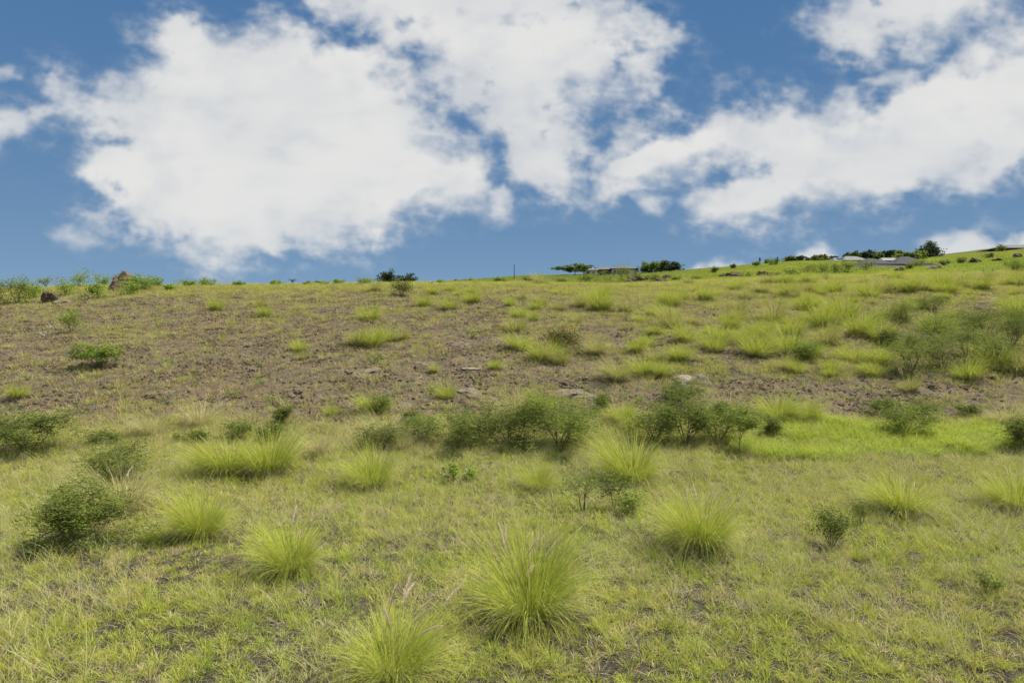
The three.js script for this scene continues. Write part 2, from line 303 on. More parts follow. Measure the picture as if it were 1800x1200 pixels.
function patchGeo(seed, tufts, blades, w, seg, dryShare, h0, h1, litter) {   // a square metre of tufts standing apart, with litter between
  const r = rng(seed), g = new Geo(), green = [GREEN, GREEN, LIME, LIME, LIME, YEL, YEL], dry = [STRAW, YEL, PALE, STRAW, STRAW, DEAD], C = [];
  for (let t = 0; t < tufts; t++) {
    let best = null, bd = -1; for (let k = 0; k < 3; k++) { const x = (r() - 0.5) * 1.08, z = (r() - 0.5) * 1.08; let d = 9; for (const c of C) d = Math.min(d, Math.hypot(c[0] - x, c[1] - z)); if (d > bd) { bd = d; best = [x, z]; } } C.push(best);
    const isDry = r() < dryShare + 0.4 * fbm(best[0] / 0.5 + seed * 1.3, best[1] / 0.5 + 9, 2), pal = isDry ? dry : green, rad = 0.02 + 0.05 * r(), base = pick(pal, r), size = (0.6 + 0.8 * r()) * (isDry ? 0.9 : 1), m = blades * (0.6 + 0.8 * r());
    for (let k = 0; k < m; k++) { const a = r() * 6.2832, q = rad * Math.sqrt(r()), c = r() < 0.6 ? jit(base, r, 0.16) : jit(pick(pal, r), r, 0.18);
      g.blade(best[0] + Math.sin(a) * q, -0.02, best[1] + Math.cos(a) * q, a + (r() - 0.5) * 1.2, mix(h0, h1, r()) * size, 0.1 + r() * 0.95, 1.2 * (0.2 + r()), w * (0.6 + 0.8 * r()), c, seg, (r() - 0.5) * 2); }
  }
  for (let k = 0; k < litter; k++) g.blade((r() - 0.5) * 1.05, 0.005 + 0.02 * r(), (r() - 0.5) * 1.05, r() * 6.28, 0.06 + 0.14 * r(), 1.25 + 0.3 * r(), 0.2, w, jit(pick([STRAW, DEAD, DEAD, YEL, PALE], r), r, 0.2), 2, r() * 3);
  return { geo: g.build(), mat: bladeMat };
}
{ // the meadow in front
  const r = rng(11), V = [], P = [], up = new THREE.Vector3(0, 1, 0), N = new THREE.Vector3(), yaw = new THREE.Quaternion();
  for (const [f, w, seg, tall] of [[1, 0.0052, 3, 1.0], [0.62, 0.0078, 2, 1.15]]) {
    for (let k = 0; k < 3; k++) V.push(patchGeo(1100 + V.length, 62, 54 * f, w, seg, 0.14, 0.05 * tall, 0.15 * tall, 180));   // close
    for (let k = 0; k < 3; k++) V.push(patchGeo(1100 + V.length, 42, 56 * f, w, seg, 0.2, 0.055 * tall, 0.16 * tall, 180));    // with gaps
    for (let k = 0; k < 2; k++) V.push(patchGeo(1100 + V.length, 29, 54 * f, w, seg, 0.22, 0.05 * tall, 0.15 * tall, 200));    // open
    for (let k = 0; k < 2; k++) V.push(patchGeo(1100 + V.length, 50, 48 * f, w, seg, 0.5, 0.07 * tall, 0.21 * tall, 220));     // dry and longer
  }
  for (let Z = 3.6; Z < 20.6; Z += 0.8) for (let x = -1.05 * Z - 1; x < 1.05 * Z + 1; x += 0.8) {
    const px = x + (r() - 0.5) * 0.25, pz = -Z + (r() - 0.5) * 0.25, b = bare(px, pz); if (b > 0.25 + 0.4 * r()) continue;
    const big = fbm(px / 2.6 + 8, pz / 2.6, 3) + 0.5 * (r() - 0.5), dr = fbm(px / 3.3 + 20, pz / 3.3, 3) + 0.4 * (r() - 0.5), near = smooth(14, 7, Z);
    const kind = dr > 0.26 ? 8 + Math.floor(r() * 2) : big + 0.3 * near > 0.32 ? 6 + Math.floor(r() * 2) : big + 0.35 * near > -0.02 ? 3 + Math.floor(r() * 3) : Math.floor(r() * 3);
    N.set(ground(px - 0.4, pz) - ground(px + 0.4, pz), 0.8, ground(px, pz - 0.4) - ground(px, pz + 0.4)).normalize();
    const q = new THREE.Quaternion().setFromUnitVectors(up, N).multiply(yaw.setFromAxisAngle(up, r() * 6.2832)), t = fbm(px / 4 + 60, pz / 4, 2), k2 = 0.97 + 0.06 * r();
    const hm = (ground(px, pz) * 2 + ground(px - 0.3, pz) + ground(px + 0.3, pz) + ground(px, pz - 0.3) + ground(px, pz + 0.3)) / 6;
    P.push({ x: px, z: pz, y: hm, s: 1, sy: 0.9 + 0.3 * r(), q, v: kind + (Z > 11.5 ? 10 : 0), c: [k2 * (1 + 0.10 * t), k2, k2 * (1 - 0.15 * t)] });
  }
  cover('meadow_grass', 'short yellow-green meadow grass with dry blades and bare gaps', 'grass', V, P);
}
{ // long pale stalks leaning over the meadow
  const r = rng(12), V = [], P = [];
  for (let k = 0; k < 4; k++) { const q = rng(140 + k), g = new Geo(); for (let i = 0; i < 9; i++) g.blade((q() - 0.5) * 0.14, -0.02, (q() - 0.5) * 0.14, q() * 6.28, 0.22 + 0.32 * q(), 0.15 + q() * 0.8, 0.3 + q() * 0.9, 0.004, jit(pick([PALE, PALE, STRAW, YEL, LIME], q), q, 0.1), 5, q() * 3, -0.15); V.push({ geo: g.build(), mat: bladeMat }); }
  for (let k = 0; k < 19000; k++) {
    const p = inFan(r, 4.2, 20, -260, 2060), n = fbm(p.x / 2.1 + 33, p.z / 2.1, 3), mid = smooth(8, 12, p.Z);
    if (n + 0.42 * mid + 0.3 * smooth(300, 0, p.u) < 0.0 + 0.3 * r()) continue;
    const s = 0.7 + 0.5 * r(); P.push({ x: p.x, z: p.z, y: ground(p.x, p.z), s, a: r() * 6.28, v: Math.floor(r() * 4) });
  }
  cover('long_meadow_grass', 'long pale grass stalks leaning over the meadow', 'grass', V, P);
}
{ // bright leafy grass at the foot of the slope
  const r = rng(13), V = [], P = [], pal = [[0.42, 0.54, 0.05], [0.50, 0.58, 0.07], [0.34, 0.46, 0.05], [0.52, 0.54, 0.10]];
  for (let k = 0; k < 4; k++) V.push({ geo: tuftGeo(160 + k, 24, 0.11, 0.16, 0.34, 0.013, pal, 1.5), mat: bladeMat });
  for (let k = 0; k < 12000; k++) { const p = inFan(r, 15, 20.5, 1230, 2060); if (lush(p.x, p.z) < 0.12 + 0.86 * r()) continue; const s = (0.7 + 0.6 * r()) * (1 + 0.5 * fbm(p.x / 0.6, p.z / 0.6 + 5, 2)), k2 = 0.8 + 0.3 * r() + 0.15 * fbm(p.x / 1.2, p.z / 1.2, 2); P.push({ x: p.x, z: p.z, y: ground(p.x, p.z), s, a: r() * 6.28, v: Math.floor(r() * 4), c: [k2, k2, k2] }); }
  for (let k = 0; k < 1500; k++) { const p = inFan(r, 4, 12, 1250, 2000), n = fbm(p.x / 1.3 + 4, p.z / 1.3 + 2, 2); if (n < 0.18 + 0.4 * r()) continue; P.push({ x: p.x, z: p.z, y: ground(p.x, p.z), c: [0.98, 0.86, 1], s: 0.5 + 0.4 * r(), a: r() * 6.28, v: Math.floor(r() * 4) }); }
  cover('leafy_grass', 'bright green broad-bladed grass at the foot of the slope', 'grass', V, P);
}
{ // sparse dry grass and weeds on the stony slope, thicker on the crest
  const r = rng(14), V = [], P = [], dry = [[0.52, 0.40, 0.22], [0.45, 0.34, 0.19], STRAW, [0.37, 0.29, 0.19], DEAD], mid = [YEL, GREEN, STRAW, LIME, STRAW], weed = [[0.13, 0.24, 0.04], [0.18, 0.30, 0.05]];
  for (let k = 0; k < 4; k++) V.push({ geo: tuftGeo(180 + k, 22, 0.12, 0.08, 0.22, 0.008, dry, 1.3), mat: bladeMat });
  for (let k = 0; k < 4; k++) V.push({ geo: tuftGeo(190 + k, 26, 0.14, 0.12, 0.30, 0.009, mid, 1.2), mat: bladeMat });
  for (let k = 0; k < 2; k++) V.push({ geo: tuftGeo(196 + k, 16, 0.10, 0.06, 0.16, 0.022, weed, 0.8), mat: leafMat });
  for (let k = 0; k < 190000; k++) {
    const p = inFan(r, 16.5, 62, -240, 2040), b = bare(p.x, p.z), n = fbm(p.x / 1.5 + 5, p.z / 1.5, 4), n2 = fbm(p.x / 5 + 15, p.z / 5, 3);
    const crest = smooth(43, 52, p.Z + 4 * n), right = smooth(900, 1250, p.u);
    const dens = mix(0.95, 0.42 + 0.36 * smooth(-0.15, 0.45, n2), b) + crest * 0.3;
    if (r() > dens * (0.75 + 0.9 * n)) continue;
    const green = clamp(mix(0.22, 0.72, Math.max(crest * 0.8, right * (1 - b))) + 0.3 * n2), q = r(), s = (0.7 + 0.6 * r()) * (1 + 0.3 * crest), k2 = 0.85 + 0.3 * r();
    P.push({ x: p.x, z: p.z, y: ground(p.x, p.z), s, a: r() * 6.28, v: q < 0.05 ? 8 + Math.floor(r() * 2) : r() < green ? 4 + Math.floor(r() * 4) : Math.floor(r() * 4), c: [k2, k2, k2] });
  }
  cover('slope_grass', 'sparse dry grass and small weeds on the stony slope', 'grass', V, P);
}
{ // far hillside beyond the crest
  const r = rng(15), V = [], P = [], pal = [GREEN, LIME, [0.40, 0.44, 0.05], [0.24, 0.32, 0.05], YEL];
  for (let k = 0; k < 4; k++) V.push({ geo: tuftGeo(210 + k, 34, 0.5, 0.14, 0.36, 0.045, pal, 1.4), mat: bladeMat });
  for (let k = 0; k < 80000; k++) {
    const Z = 58 * Math.pow(300 / 58, r()), u = mix(640, 2040, r()), x = (u - 900) / 1200 * Z, z = -Z, n = fbm(x / 14 + 5, z / 14, 3), k2 = 0.85 + 0.3 * r(), s = (0.7 + 0.6 * r());
    if ([[1078, 225, 60, 22], [1580, 126, 95, 14], [1500, 197, 45, 12], [1570, 175, 30, 10], [1795, 243, 60, 15]].some(q => Math.abs(u - q[0]) < q[2] && Z > q[1] - 8 && Z < q[1] + q[3])) continue;
    P.push({ x, z, y: ground(x, z), s, a: r() * 6.28, v: Math.floor(r() * 4), c: [k2 * (1 + 0.45 * n) * mix(0.82, 1, smooth(1150, 1400, u)), k2 * (1 + 0.15 * n) * mix(0.85, 1, smooth(1150, 1400, u)), k2 * (1 - 0.2 * n)] });
  }
  cover('hillside_grass', 'yellow-green grass on the far hillside below the houses', 'grass', V, P);
}
// ---------------------------------------------------------------- rocks
const rockTex = (() => {
  const N = 512, d = new Uint8Array(N * N * 4);
  for (let j = 0; j < N; j++) for (let i = 0; i < N; i++) { const a = fbm(i / 60, j / 60, 5, 0.6), b = fbm(i / 9 + 40, j / 9, 3), v = clamp(0.78 + 0.28 * a + 0.16 * b - (b > 0.42 ? 0.2 : 0)); const o = (j * N + i) * 4; d[o] = v * 255; d[o + 1] = v * (0.97 + 0.03 * a) * 255; d[o + 2] = v * (0.94 - 0.03 * a) * 255; d[o + 3] = 255; }
  const t = new THREE.DataTexture(d, N, N); t.wrapS = t.wrapT = THREE.MirroredRepeatWrapping; t.magFilter = THREE.LinearFilter; t.colorSpace = THREE.SRGBColorSpace; t.needsUpdate = true; return t;
})();
const rockMats = { dark: [0.19, 0.145, 0.095], brown: [0.30, 0.22, 0.135], grey: [0.32, 0.275, 0.205], pale: [0.52, 0.47, 0.37], soil: [0.15, 0.105, 0.065] };
for (const k in rockMats) rockMats[k] = new THREE.MeshStandardMaterial({ color: new THREE.Color().setRGB(...rockMats[k]), map: rockTex, roughness: 0.95, bumpMap: rockTex, bumpScale: 0.02 });
function rockGeo(seed, detail, rough, flat = 1, sharp = 0) {
  const g = new THREE.IcosahedronGeometry(1, detail), p = g.attributes.position, uv = g.attributes.uv;
  const cuts = [], r = rng(seed); for (let k = 0; k < 9; k++) { const v = new THREE.Vector3(r() - 0.5, r() - 0.35, r() - 0.5).normalize(); cuts.push([v, 0.62 + 0.3 * r()]); }
  const v = new THREE.Vector3();
  for (let i = 0; i < p.count; i++) {
    v.fromBufferAttribute(p, i); let k = 1; for (const [n, d] of cuts) { const q = v.dot(n); if (q > d) k = Math.min(k, d / q); }
    const f = 1 + rough * (fbm(v.x * 1.7 + seed, v.y * 1.7 + v.z * 1.3, 3) + 0.5 * noise(v.x * 6 + seed, v.z * 6 + v.y * 5)); v.multiplyScalar(k * f); v.y += sharp * Math.max(0, 1 - 1.6 * Math.hypot(v.x - 0.1, v.z)) * Math.max(0, v.y);
    p.setXYZ(i, v.x, v.y * flat, v.z); uv.setXY(i, v.x * 0.6 + v.y * 0.4, v.z * 0.6 + v.y * 0.5);
  }
  g.computeVertexNormals(); return g;
}
{ // rubble strewn over the slope
  const r = rng(21), V = [], P = [];
  for (let k = 0; k < 6; k++) V.push({ geo: rockGeo(300 + k, 1, 0.4), mat: [rockMats.dark, rockMats.brown, rockMats.grey, rockMats.brown, rockMats.brown, rockMats.dark][k] });
  for (let k = 0; k < 330000; k++) {
    const p = inFan(r, 18, 54, -240, 2040), b = Math.max(bare(p.x, p.z), 0.1), n = fbm(p.x / 2.2 + 44, p.z / 2.2, 4);
    if (r() > b * (0.07 + 0.93 * smooth(-0.2, 0.4, n))) continue;
    const s = 0.013 + 0.055 * Math.pow(r(), 2.6) + (r() < 0.012 ? 0.08 * r() : 0), k2 = 0.75 + 0.6 * r();
    P.push({ x: p.x, z: p.z, y: ground(p.x, p.z) + s * 0.25, s, sy: s * (0.55 + 0.4 * r()), a: r() * 6.28, tx: (r() - 0.5) * 0.8, tz: (r() - 0.5) * 0.8, v: Math.floor(r() * 6), c: [k2, k2, k2] });
  }
  for (let k = 0; k < 2600; k++) { const p = inFan(r, 4.2, 13, -200, 2000), n = fbm(p.x / 0.42, p.z / 0.42, 3); if (n > -0.1) continue; const s = 0.012 + 0.03 * r() * r(); P.push({ x: p.x, z: p.z, y: ground(p.x, p.z) + s * 0.3, s, a: r() * 6.28, v: Math.floor(r() * 6), c: [0.8, 0.8, 0.8] }); }
  cover('rubble', 'dark lava rubble strewn over the bare slope', 'rubble', V, P);
}
function rock(s, w, h, mat, label, seed, o = {}) {
  const g = rockGeo(seed, o.detail ?? 3, o.rough ?? 0.22, 1, o.sharp ?? 0), m = new THREE.Mesh(g, rockMats[mat]);
  m.scale.set(w / 1.75, h / 1.1, (o.d ?? w * 0.8) / 1.75); m.position.set(s.x, s.y + h * (o.lift ?? 0.12), s.z); m.rotation.set(o.rx ?? 0, o.turn ?? seed, 0.05);
  m.castShadow = m.receiveShadow = true; m.name = numbered(o.name ?? 'rock'); tag(m, label, o.cat ?? 'rock', o.group); scene.add(m); return m;
}
const rockAt = (bx, by, wpx, hpx, mat, label, seed, o) => { const s = o?.Z ? at(bx, o.Z) : spot(bx, by); return rock(s, wpx * s.m, hpx * s.m, mat, label, seed, o); };
rockAt(215, 505, 38, 26, 'brown', 'tall pointed brown boulder on the crest among green bushes', 41, { Z: 52, detail: 4, rough: 0.34, sharp: 0.35, lift: 0.3, d: 1.3, name: 'boulder', cat: 'boulder', turn: 0.3 });
rockAt(86, 533, 30, 16, 'dark', 'dark rounded boulder below the crest beside a leafy shrub', 43, { lift: 0.4, rough: 0.2, name: 'boulder', cat: 'boulder', detail: 4 });
rockAt(202, 512, 22, 8, 'dark', 'low dark rock at the foot of the pointed boulder', 44, { lift: 0.3, name: 'boulder', cat: 'boulder' });
rockAt(108, 536, 26, 9, 'grey', 'low grey rock leaning beside the dark rounded boulder', 45, { lift: 0.2 });
const slab = 'flat grey rock slabs bedded in the slope';
[[640, 656, 78, 13], [745, 640, 42, 8], [806, 606, 34, 8], [808, 634, 34, 7], [832, 692, 44, 12], [1012, 690, 60, 9], [1045, 662, 34, 7], [560, 700, 30, 6], [1660, 518, 30, 5], [1745, 525, 40, 6], [1690, 545, 30, 5], [960, 690, 34, 7], [1130, 672, 40, 7], [710, 712, 36, 7]]
  .forEach(([x, y, w, h], i) => rockAt(x, y, w * 0.85, h, i % 4 === 3 ? 'brown' : 'grey', 'flat grey-brown rock slab bedded in the stony slope', 50 + i, { lift: -0.42, rough: 0.42, group: slab, d: 1.3, rx: 0.24 }));
rockAt(1202, 669, 40, 14, 'pale', 'pale whitish rock on the slope beside yellow-green tussocks', 70, { lift: -0.2, rx: 0.25, rough: 0.35 });
rockAt(1233, 670, 42, 12, 'grey', 'grey sloping rock next to the whitish rock', 71, { lift: -0.2, rx: 0.3, rough: 0.35 });
rockAt(828, 650, 34, 4, 'pale', 'small yellowish flat stone in the bare soil', 72, { lift: 0.1 });
rockAt(1030, 666, 12, 5, 'pale', 'small cream stone below the tussocks', 73, { lift: 0.2 });
rockAt(523, 692, 18, 8, 'grey', 'blue-grey stone beside a smaller pale stone low on the slope', 74, { lift: 0.2 });
rockAt(513, 697, 12, 5, 'pale', 'small pale stone beside the blue-grey stone', 75, { lift: 0.2 });
[[232, 648, 14, 7], [220, 646, 12, 7], [345, 655, 18, 5], [700, 585, 10, 4], [555, 700, 14, 7], [1640, 682, 14, 7], [1425, 690, 10, 6], [1530, 640, 16, 6], [1410, 565, 10, 6], [260, 700, 10, 4], [80, 650, 12, 5], [370, 600, 16, 5], [905, 545, 10, 4], [760, 490, 8, 5], [1745, 665, 22, 6], [1270, 672, 14, 7]]
  .forEach(([x, y, w, h], i) => rockAt(x, y, w, h, ['grey', 'dark', 'brown', 'dark'][i % 4], 'loose fist-to-head-sized stone lying on the stony slope', 80 + i, { name: 'stone', cat: 'stone', group: 'loose stones on the slope', lift: 0.25, detail: 2 }));
[[1116, 489, 34, 13, 95], [1143, 487, 20, 8, 105], [1164, 502, 26, 8, 80], [1172, 489, 20, 8, 105], [1150, 503, 20, 7, 80], [1292, 484, 36, 12, 90], [1272, 482, 14, 9, 95], [1342, 490, 22, 9, 88], [1580, 479, 12, 7, 100], [1645, 476, 24, 8, 100], [1715, 458, 22, 9, 130], [1755, 461, 16, 6, 130], [1790, 449, 20, 8, 150]]
  .forEach(([x, y, w, h, Z], i) => rockAt(x, y, w, h * 0.95, i % 3 ? 'soil' : 'dark', 'dark lava rock outcrop in the green far hillside', 110 + i, { Z, name: 'rock_outcrop', cat: 'outcrop', group: 'dark outcrops on the far hillside', lift: 0.2, rough: 0.5 }));
[[1684, 477], [1696, 473], [1730, 479], [1746, 478], [1774, 475]].forEach(([x, y], i) => rockAt(x, y, 5, 5, 'pale', 'small white stone in the grass of the far hillside', 130 + i, { Z: 70, name: 'white_stone', cat: 'stone', group: 'white stones on the far hillside', detail: 1, lift: 0.9 }));

// ---------------------------------------------------------------- fountain grass tussocks
const seedMat = new THREE.MeshPhysicalMaterial({ vertexColors: true, roughness: 1, transmission: 0.3, thickness: 0, side: THREE.DoubleSide, specularIntensity: 0.2 });
function seedHeadGeo(seed, fuzz) {                     // a bottle-brush plume on a thin stalk, base at the origin
  const r = rng(seed), g = new Geo(), c = [0.74, 0.62, 0.47], stalk = [0.40, 0.38, 0.14]; let x = 0, y = 0; const bend = 0.5 + r() * 0.6, pts = [];
  for (let k = 0; k <= 14; k++) { const t = k / 14, th = 0.08 + bend * t * t; pts.push([x, y, 0]); x += Math.sin(th) * 0.072; y += Math.cos(th) * 0.072; }
  for (let k = 0; k < 10; k++) g.tube(pts[k], pts[k + 1], 0.0022, 0.0018, stalk, 3);
  for (let k = 10; k < 14; k++) g.tube(pts[k], pts[k + 1], 0.004, k === 13 ? 0.001 : 0.004, c, 4);
  for (let k = 0; k < fuzz; k++) { const t = 10 + 4 * (k + r()) / fuzz, i = Math.min(13, Math.floor(t)), f = t - i, e = (t - 10) / 4, b = [mix(pts[i][0], pts[i + 1][0], f), mix(pts[i][1], pts[i + 1][1], f), 0], a = r() * 6.28, L = 0.026 * Math.pow(Math.sin(Math.PI * (0.12 + 0.82 * e)), 0.7), dx = pts[i + 1][0] - pts[i][0], dy = pts[i + 1][1] - pts[i][1], ln = Math.hypot(dx, dy), ux = dx / ln, uy = dy / ln, cc = jit(c, r, 0.2);
    const ox = ux * 0.7 + uy * Math.cos(a) * 0.75, oy = uy * 0.7 - ux * Math.cos(a) * 0.75, oz = Math.sin(a) * 0.75, w = 0.0022;
    const p = g.v(b[0] - w, b[1], b[2] - w, cc), q = g.v(b[0] + w, b[1], b[2] + w, cc), e2 = g.v(b[0] + ox * L, b[1] + oy * L, b[2] + oz * L, cc); g.i.push(p, q, e2); }
  return g.build();
}
const SEED_NEAR = [1, 2, 3].map(k => seedHeadGeo(400 + k, 320)), SEED_FAR = [1, 2].map(k => seedHeadGeo(410 + k, 90));
function tussockGeos(seed, n, w, seg, pal) {           // about 1.3 m across and 0.8 m tall
  const r = rng(seed), live = new Geo(), dead = new Geo(), heavy = r() * 6.2832, bias = 0.15 + 0.3 * r();   // fuller on one side
  for (let k = 0; k < n; k++) {
    const a = r() * 6.2832, q = Math.sqrt(r()), rad = 0.17 * q, out = Math.pow(r(), 0.62), L = mix(0.42, 1.05, Math.pow(r(), 0.8)) * mix(1, 0.9, out) * (1 + bias * 0.5 * Math.cos(a - heavy)); if (r() < bias * (0.5 - 0.5 * Math.cos(a - heavy))) continue;
    live.blade(Math.sin(a) * rad, -0.03, Math.cos(a) * rad * 0.9, a + (r() - 0.5) * 0.9, L, 0.04 + 0.68 * out, 0.35 + 1.65 * r() * (0.3 + out), w * (0.7 + 0.6 * r()), jit(pick(pal, r), r, 0.16), seg, (r() - 0.5) * 2.6, -0.16);
  }
  for (let k = 0; k < n * 0.22; k++) {
    const a = r() * 6.2832, rad = 0.2 * Math.sqrt(r());
    dead.blade(Math.sin(a) * rad, -0.03, Math.cos(a) * rad, a + (r() - 0.5) * 0.8, 0.2 + 0.32 * r(), 0.5 + 0.6 * r(), 0.6 + 0.9 * r(), w * (0.7 + 0.6 * r()), jit(pick([DEAD, [0.36, 0.32, 0.26], [0.24, 0.21, 0.17], STRAW], r), r, 0.15), Math.max(3, seg - 2), (r() - 0.5) * 2.6);
  }
  return [live.build(), dead.build()];
}
const T1 = [[0.42, 0.49, 0.05], [0.49, 0.54, 0.065], [0.36, 0.44, 0.045], [0.54, 0.55, 0.10]], T2 = [[0.40, 0.42, 0.09], [0.48, 0.46, 0.14], [0.34, 0.38, 0.07], STRAW], T3 = [STRAW, PALE, [0.48, 0.44, 0.18], [0.40, 0.40, 0.12]];
const TUS = { near: [1, 2, 3].map(k => tussockGeos(500 + k, 2300, 0.005, 7, [...T1, ...T1, STRAW])), mid: [1, 2, 3].map(k => tussockGeos(520 + k, 1500, 0.0062, 5, [...T1, T2[1]])), midDry: [1, 2].map(k => tussockGeos(530 + k, 800, 0.0062, 5, T3)), far: [1, 2, 3, 4].map(k => tussockGeos(540 + k, 800, 0.009, 4, [...T1, T2[1]])), farPale: [1, 2, 3].map(k => tussockGeos(550 + k, 700, 0.009, 4, T2)) };
const tr = rng(31), rs = 'tussocks crowding the grassy end of the slope', rsL = 'fountain grass tussock in the crowded grassy end of the slope';
function tussock(s, width, kind, label, seeds = 0, group, tall = 1) {
  if (label === rsL) { const c = bearing(s.x, s.z) > 1540 ? 'beside the feathery thicket on the slope' : 'in the crowded grassy end of the slope'; label = (seeds ? 'fountain grass tussock with pale plumes ' : 'plain fountain grass tussock without plumes ') + c; group = 'tussocks ' + (seeds ? 'with' : 'without') + ' plumes ' + c; }
  const set = TUS[kind], g = thing('grass_tussock', label, 'grass tussock', s, group), k = Math.floor(tr() * set.length), sc = width / 1.35;
  g.rotation.set((tr() - 0.5) * 0.16, (tr() - 0.5) * 1.2, (tr() - 0.5) * 0.24); g.scale.set(sc * (0.86 + 0.28 * tr()), sc * tall * (0.8 + 0.22 * tr()), sc * (0.86 + 0.28 * tr()));
  part('blades', set[k][0], bladeMat, g); part('dead_thatch', set[k][1], bladeMat, g);
  const list = kind === 'near' ? SEED_NEAR : SEED_FAR;
  for (let i = 0; i < seeds; i++) { const m = part('seed_head', pick(list, tr), seedMat, g); const a = tr() * 6.28; m.position.set(Math.sin(a) * 0.12, 0, Math.cos(a) * 0.12); m.rotation.set((tr() - 0.5) * 0.5, (tr() - 0.5) * 4.4, -0.45 * tr()); const q = (0.9 + 0.2 * tr()) / Math.max(0.5, sc) * (kind === 'near' ? 1.02 : 0.95); m.scale.setScalar(Math.min(1.5, q)); }
  return g;
}
const tus = (bx, by, wpx, kind, label, seeds, group, tall) => { const s = spot(bx, by); return tussock(s, wpx * s.m * (kind === 'near' ? 1.14 : kind === 'mid' ? 1.36 : 1.45), kind, label, seeds, group, tall); };
tus(686, 1198, 225, 'near', 'large arching fountain grass tussock with tan plumes, close to the widest tussock in the meadow', 8);
tus(930, 1088, 265, 'near', 'widest fountain grass tussock in the meadow with several tan plumes', 11);
tus(1232, 968, 180, 'near', 'round upright fountain grass tussock with short plumes and a dry grey base', 11);
tus(512, 1006, 150, 'near', 'fountain grass tussock with a few upright plumes over a grey bare patch', 6);
tus(352, 946, 150, 'near', 'fountain grass tussock spreading beside the dark feathery shrub', 2);
tus(215, 898, 120, 'midDry', 'pale wispy tussock growing against the dark feathery shrub', 5, undefined, 1.2);
tus(1108, 850, 125, 'mid', 'fountain grass tussock with dark shaded base near thin leafless saplings', 2);
tus(652, 858, 105, 'mid', 'small rounded tussock standing alone in the pale meadow', 1);
tus(398, 836, 115, 'mid', 'one of two joined tussocks at the far edge of the meadow', 1, 'pair of joined tussocks');
tus(470, 834, 120, 'mid', 'one of two joined tussocks at the far edge of the meadow', 1, 'pair of joined tussocks');
tus(1790, 898, 130, 'mid', 'tussock with a bare grey base in the grass below the bright green strip', 3);
tus(1585, 905, 130, 'mid', 'loose yellow-green tussock rising behind the dark twiggy shrub', 1, undefined, 0.8);
tus(945, 862, 70, 'mid', 'thin light green tussock near the bright glossy shrub', 0);
const foot = 'tussocks along the foot of the slope', footL = 'fountain grass tussock in the shrub belt at the foot of the slope';
[[660, 728, 62, 'mid'], [786, 700, 42, 'far'], [675, 775, 85, 'midDry'], [350, 748, 66, 'midDry'], [262, 765, 64, 'midDry'], [1092, 742, 60, 'mid'], [1366, 738, 78, 'mid'], [1416, 740, 62, 'mid'], [905, 735, 80, 'midDry'], [950, 730, 70, 'mid'], [585, 730, 34, 'far'], [1330, 805, 50, 'mid'], [1280, 735, 60, 'midDry'], [1770, 750, 70, 'midDry'], [1120, 760, 45, 'far'], [700, 790, 60, 'midDry'], [560, 800, 60, 'midDry'], [30, 700, 40, 'far']]
  .forEach(([x, y, w, k]) => tus(x, y, w, k, footL, k === 'midDry' ? 3 : 1, foot));
const sl = 'tussocks scattered over the stony slope', slL = 'yellow-green fountain grass tussock scattered on the stony slope';
[[1085, 668, 62], [1130, 660, 52], [1162, 662, 46], [625, 606, 56], [655, 610, 56], [680, 600, 46], [706, 598, 36], [650, 563, 46], [466, 558, 34], [456, 540, 30], [380, 547, 36], [525, 618, 30], [530, 632, 22], [915, 614, 52], [955, 634, 66], [905, 583, 46], [916, 558, 36], [936, 565, 30], [1045, 622, 46], [1120, 619, 46], [1148, 588, 32], [1015, 568, 28], [832, 533, 36], [895, 538, 28], [985, 640, 50], [790, 545, 40], [1055, 546, 56], [1100, 550, 40], [1172, 536, 36], [940, 545, 36], [980, 545, 30], [870, 650, 30], [762, 655, 22], [1018, 540, 40], [1195, 634, 50], [1205, 600, 55], [1180, 578, 58], [1165, 560, 50], [1240, 528, 40], [1300, 545, 38], [1285, 580, 52], [1255, 618, 62], [1220, 570, 30]]
  .forEach(([x, y, w], i) => { const n = y > 650 && x > 1080 ? 'yellow-green tussock in the cluster of three beside the whitish rock' : x > 600 && x < 720 && y > 590 && y < 620 ? 'tussock in the row on bare soil uphill of the flat grey slabs' : x > 890 && x < 1060 && y > 575 ? 'tussock growing close around the olive and rust-brown bush' : x < 540 ? 'lone small tussock on the barest stony part of the slope' : slL;
    tus(x, y, w, i % 3 ? 'far' : 'farPale', n, i % 4 === 0 ? 1 : 0, n === slL ? sl : n.split(' ').slice(-5).join(' ')); });
[[1330, 625, 72], [1360, 562, 62], [1340, 595, 62], [1385, 618, 70], [1412, 545, 52], [1450, 605, 62], [1480, 570, 80], [1512, 588, 80], [1530, 524, 52], [1555, 514, 42], [1430, 630, 50], [1502, 636, 56], [1400, 655, 36], [1372, 650, 36], [1460, 662, 36], [1600, 514, 46], [1650, 508, 50], [1690, 506, 44], [1725, 508, 38], [1790, 503, 44], [1785, 560, 64], [1785, 655, 66], [1700, 668, 60], [1755, 650, 70], [1550, 600, 60], [1565, 560, 60], [1440, 575, 60], [1395, 590, 56], [1640, 585, 60], [1680, 560, 50], [1310, 605, 50], [1270, 600, 50], [1545, 640, 50], [1600, 690, 40], [1425, 500, 40], [1470, 515, 46], [1385, 520, 40], [1340, 515, 36], [1295, 512, 34]]
  .forEach(([x, y, w], i) => tus(x, y, w, i % 4 === 1 ? 'farPale' : 'far', rsL, [0, 2, 0, 4, 1][i % 5] + (x > 1660 && y > 540 ? 5 : 0), rs));
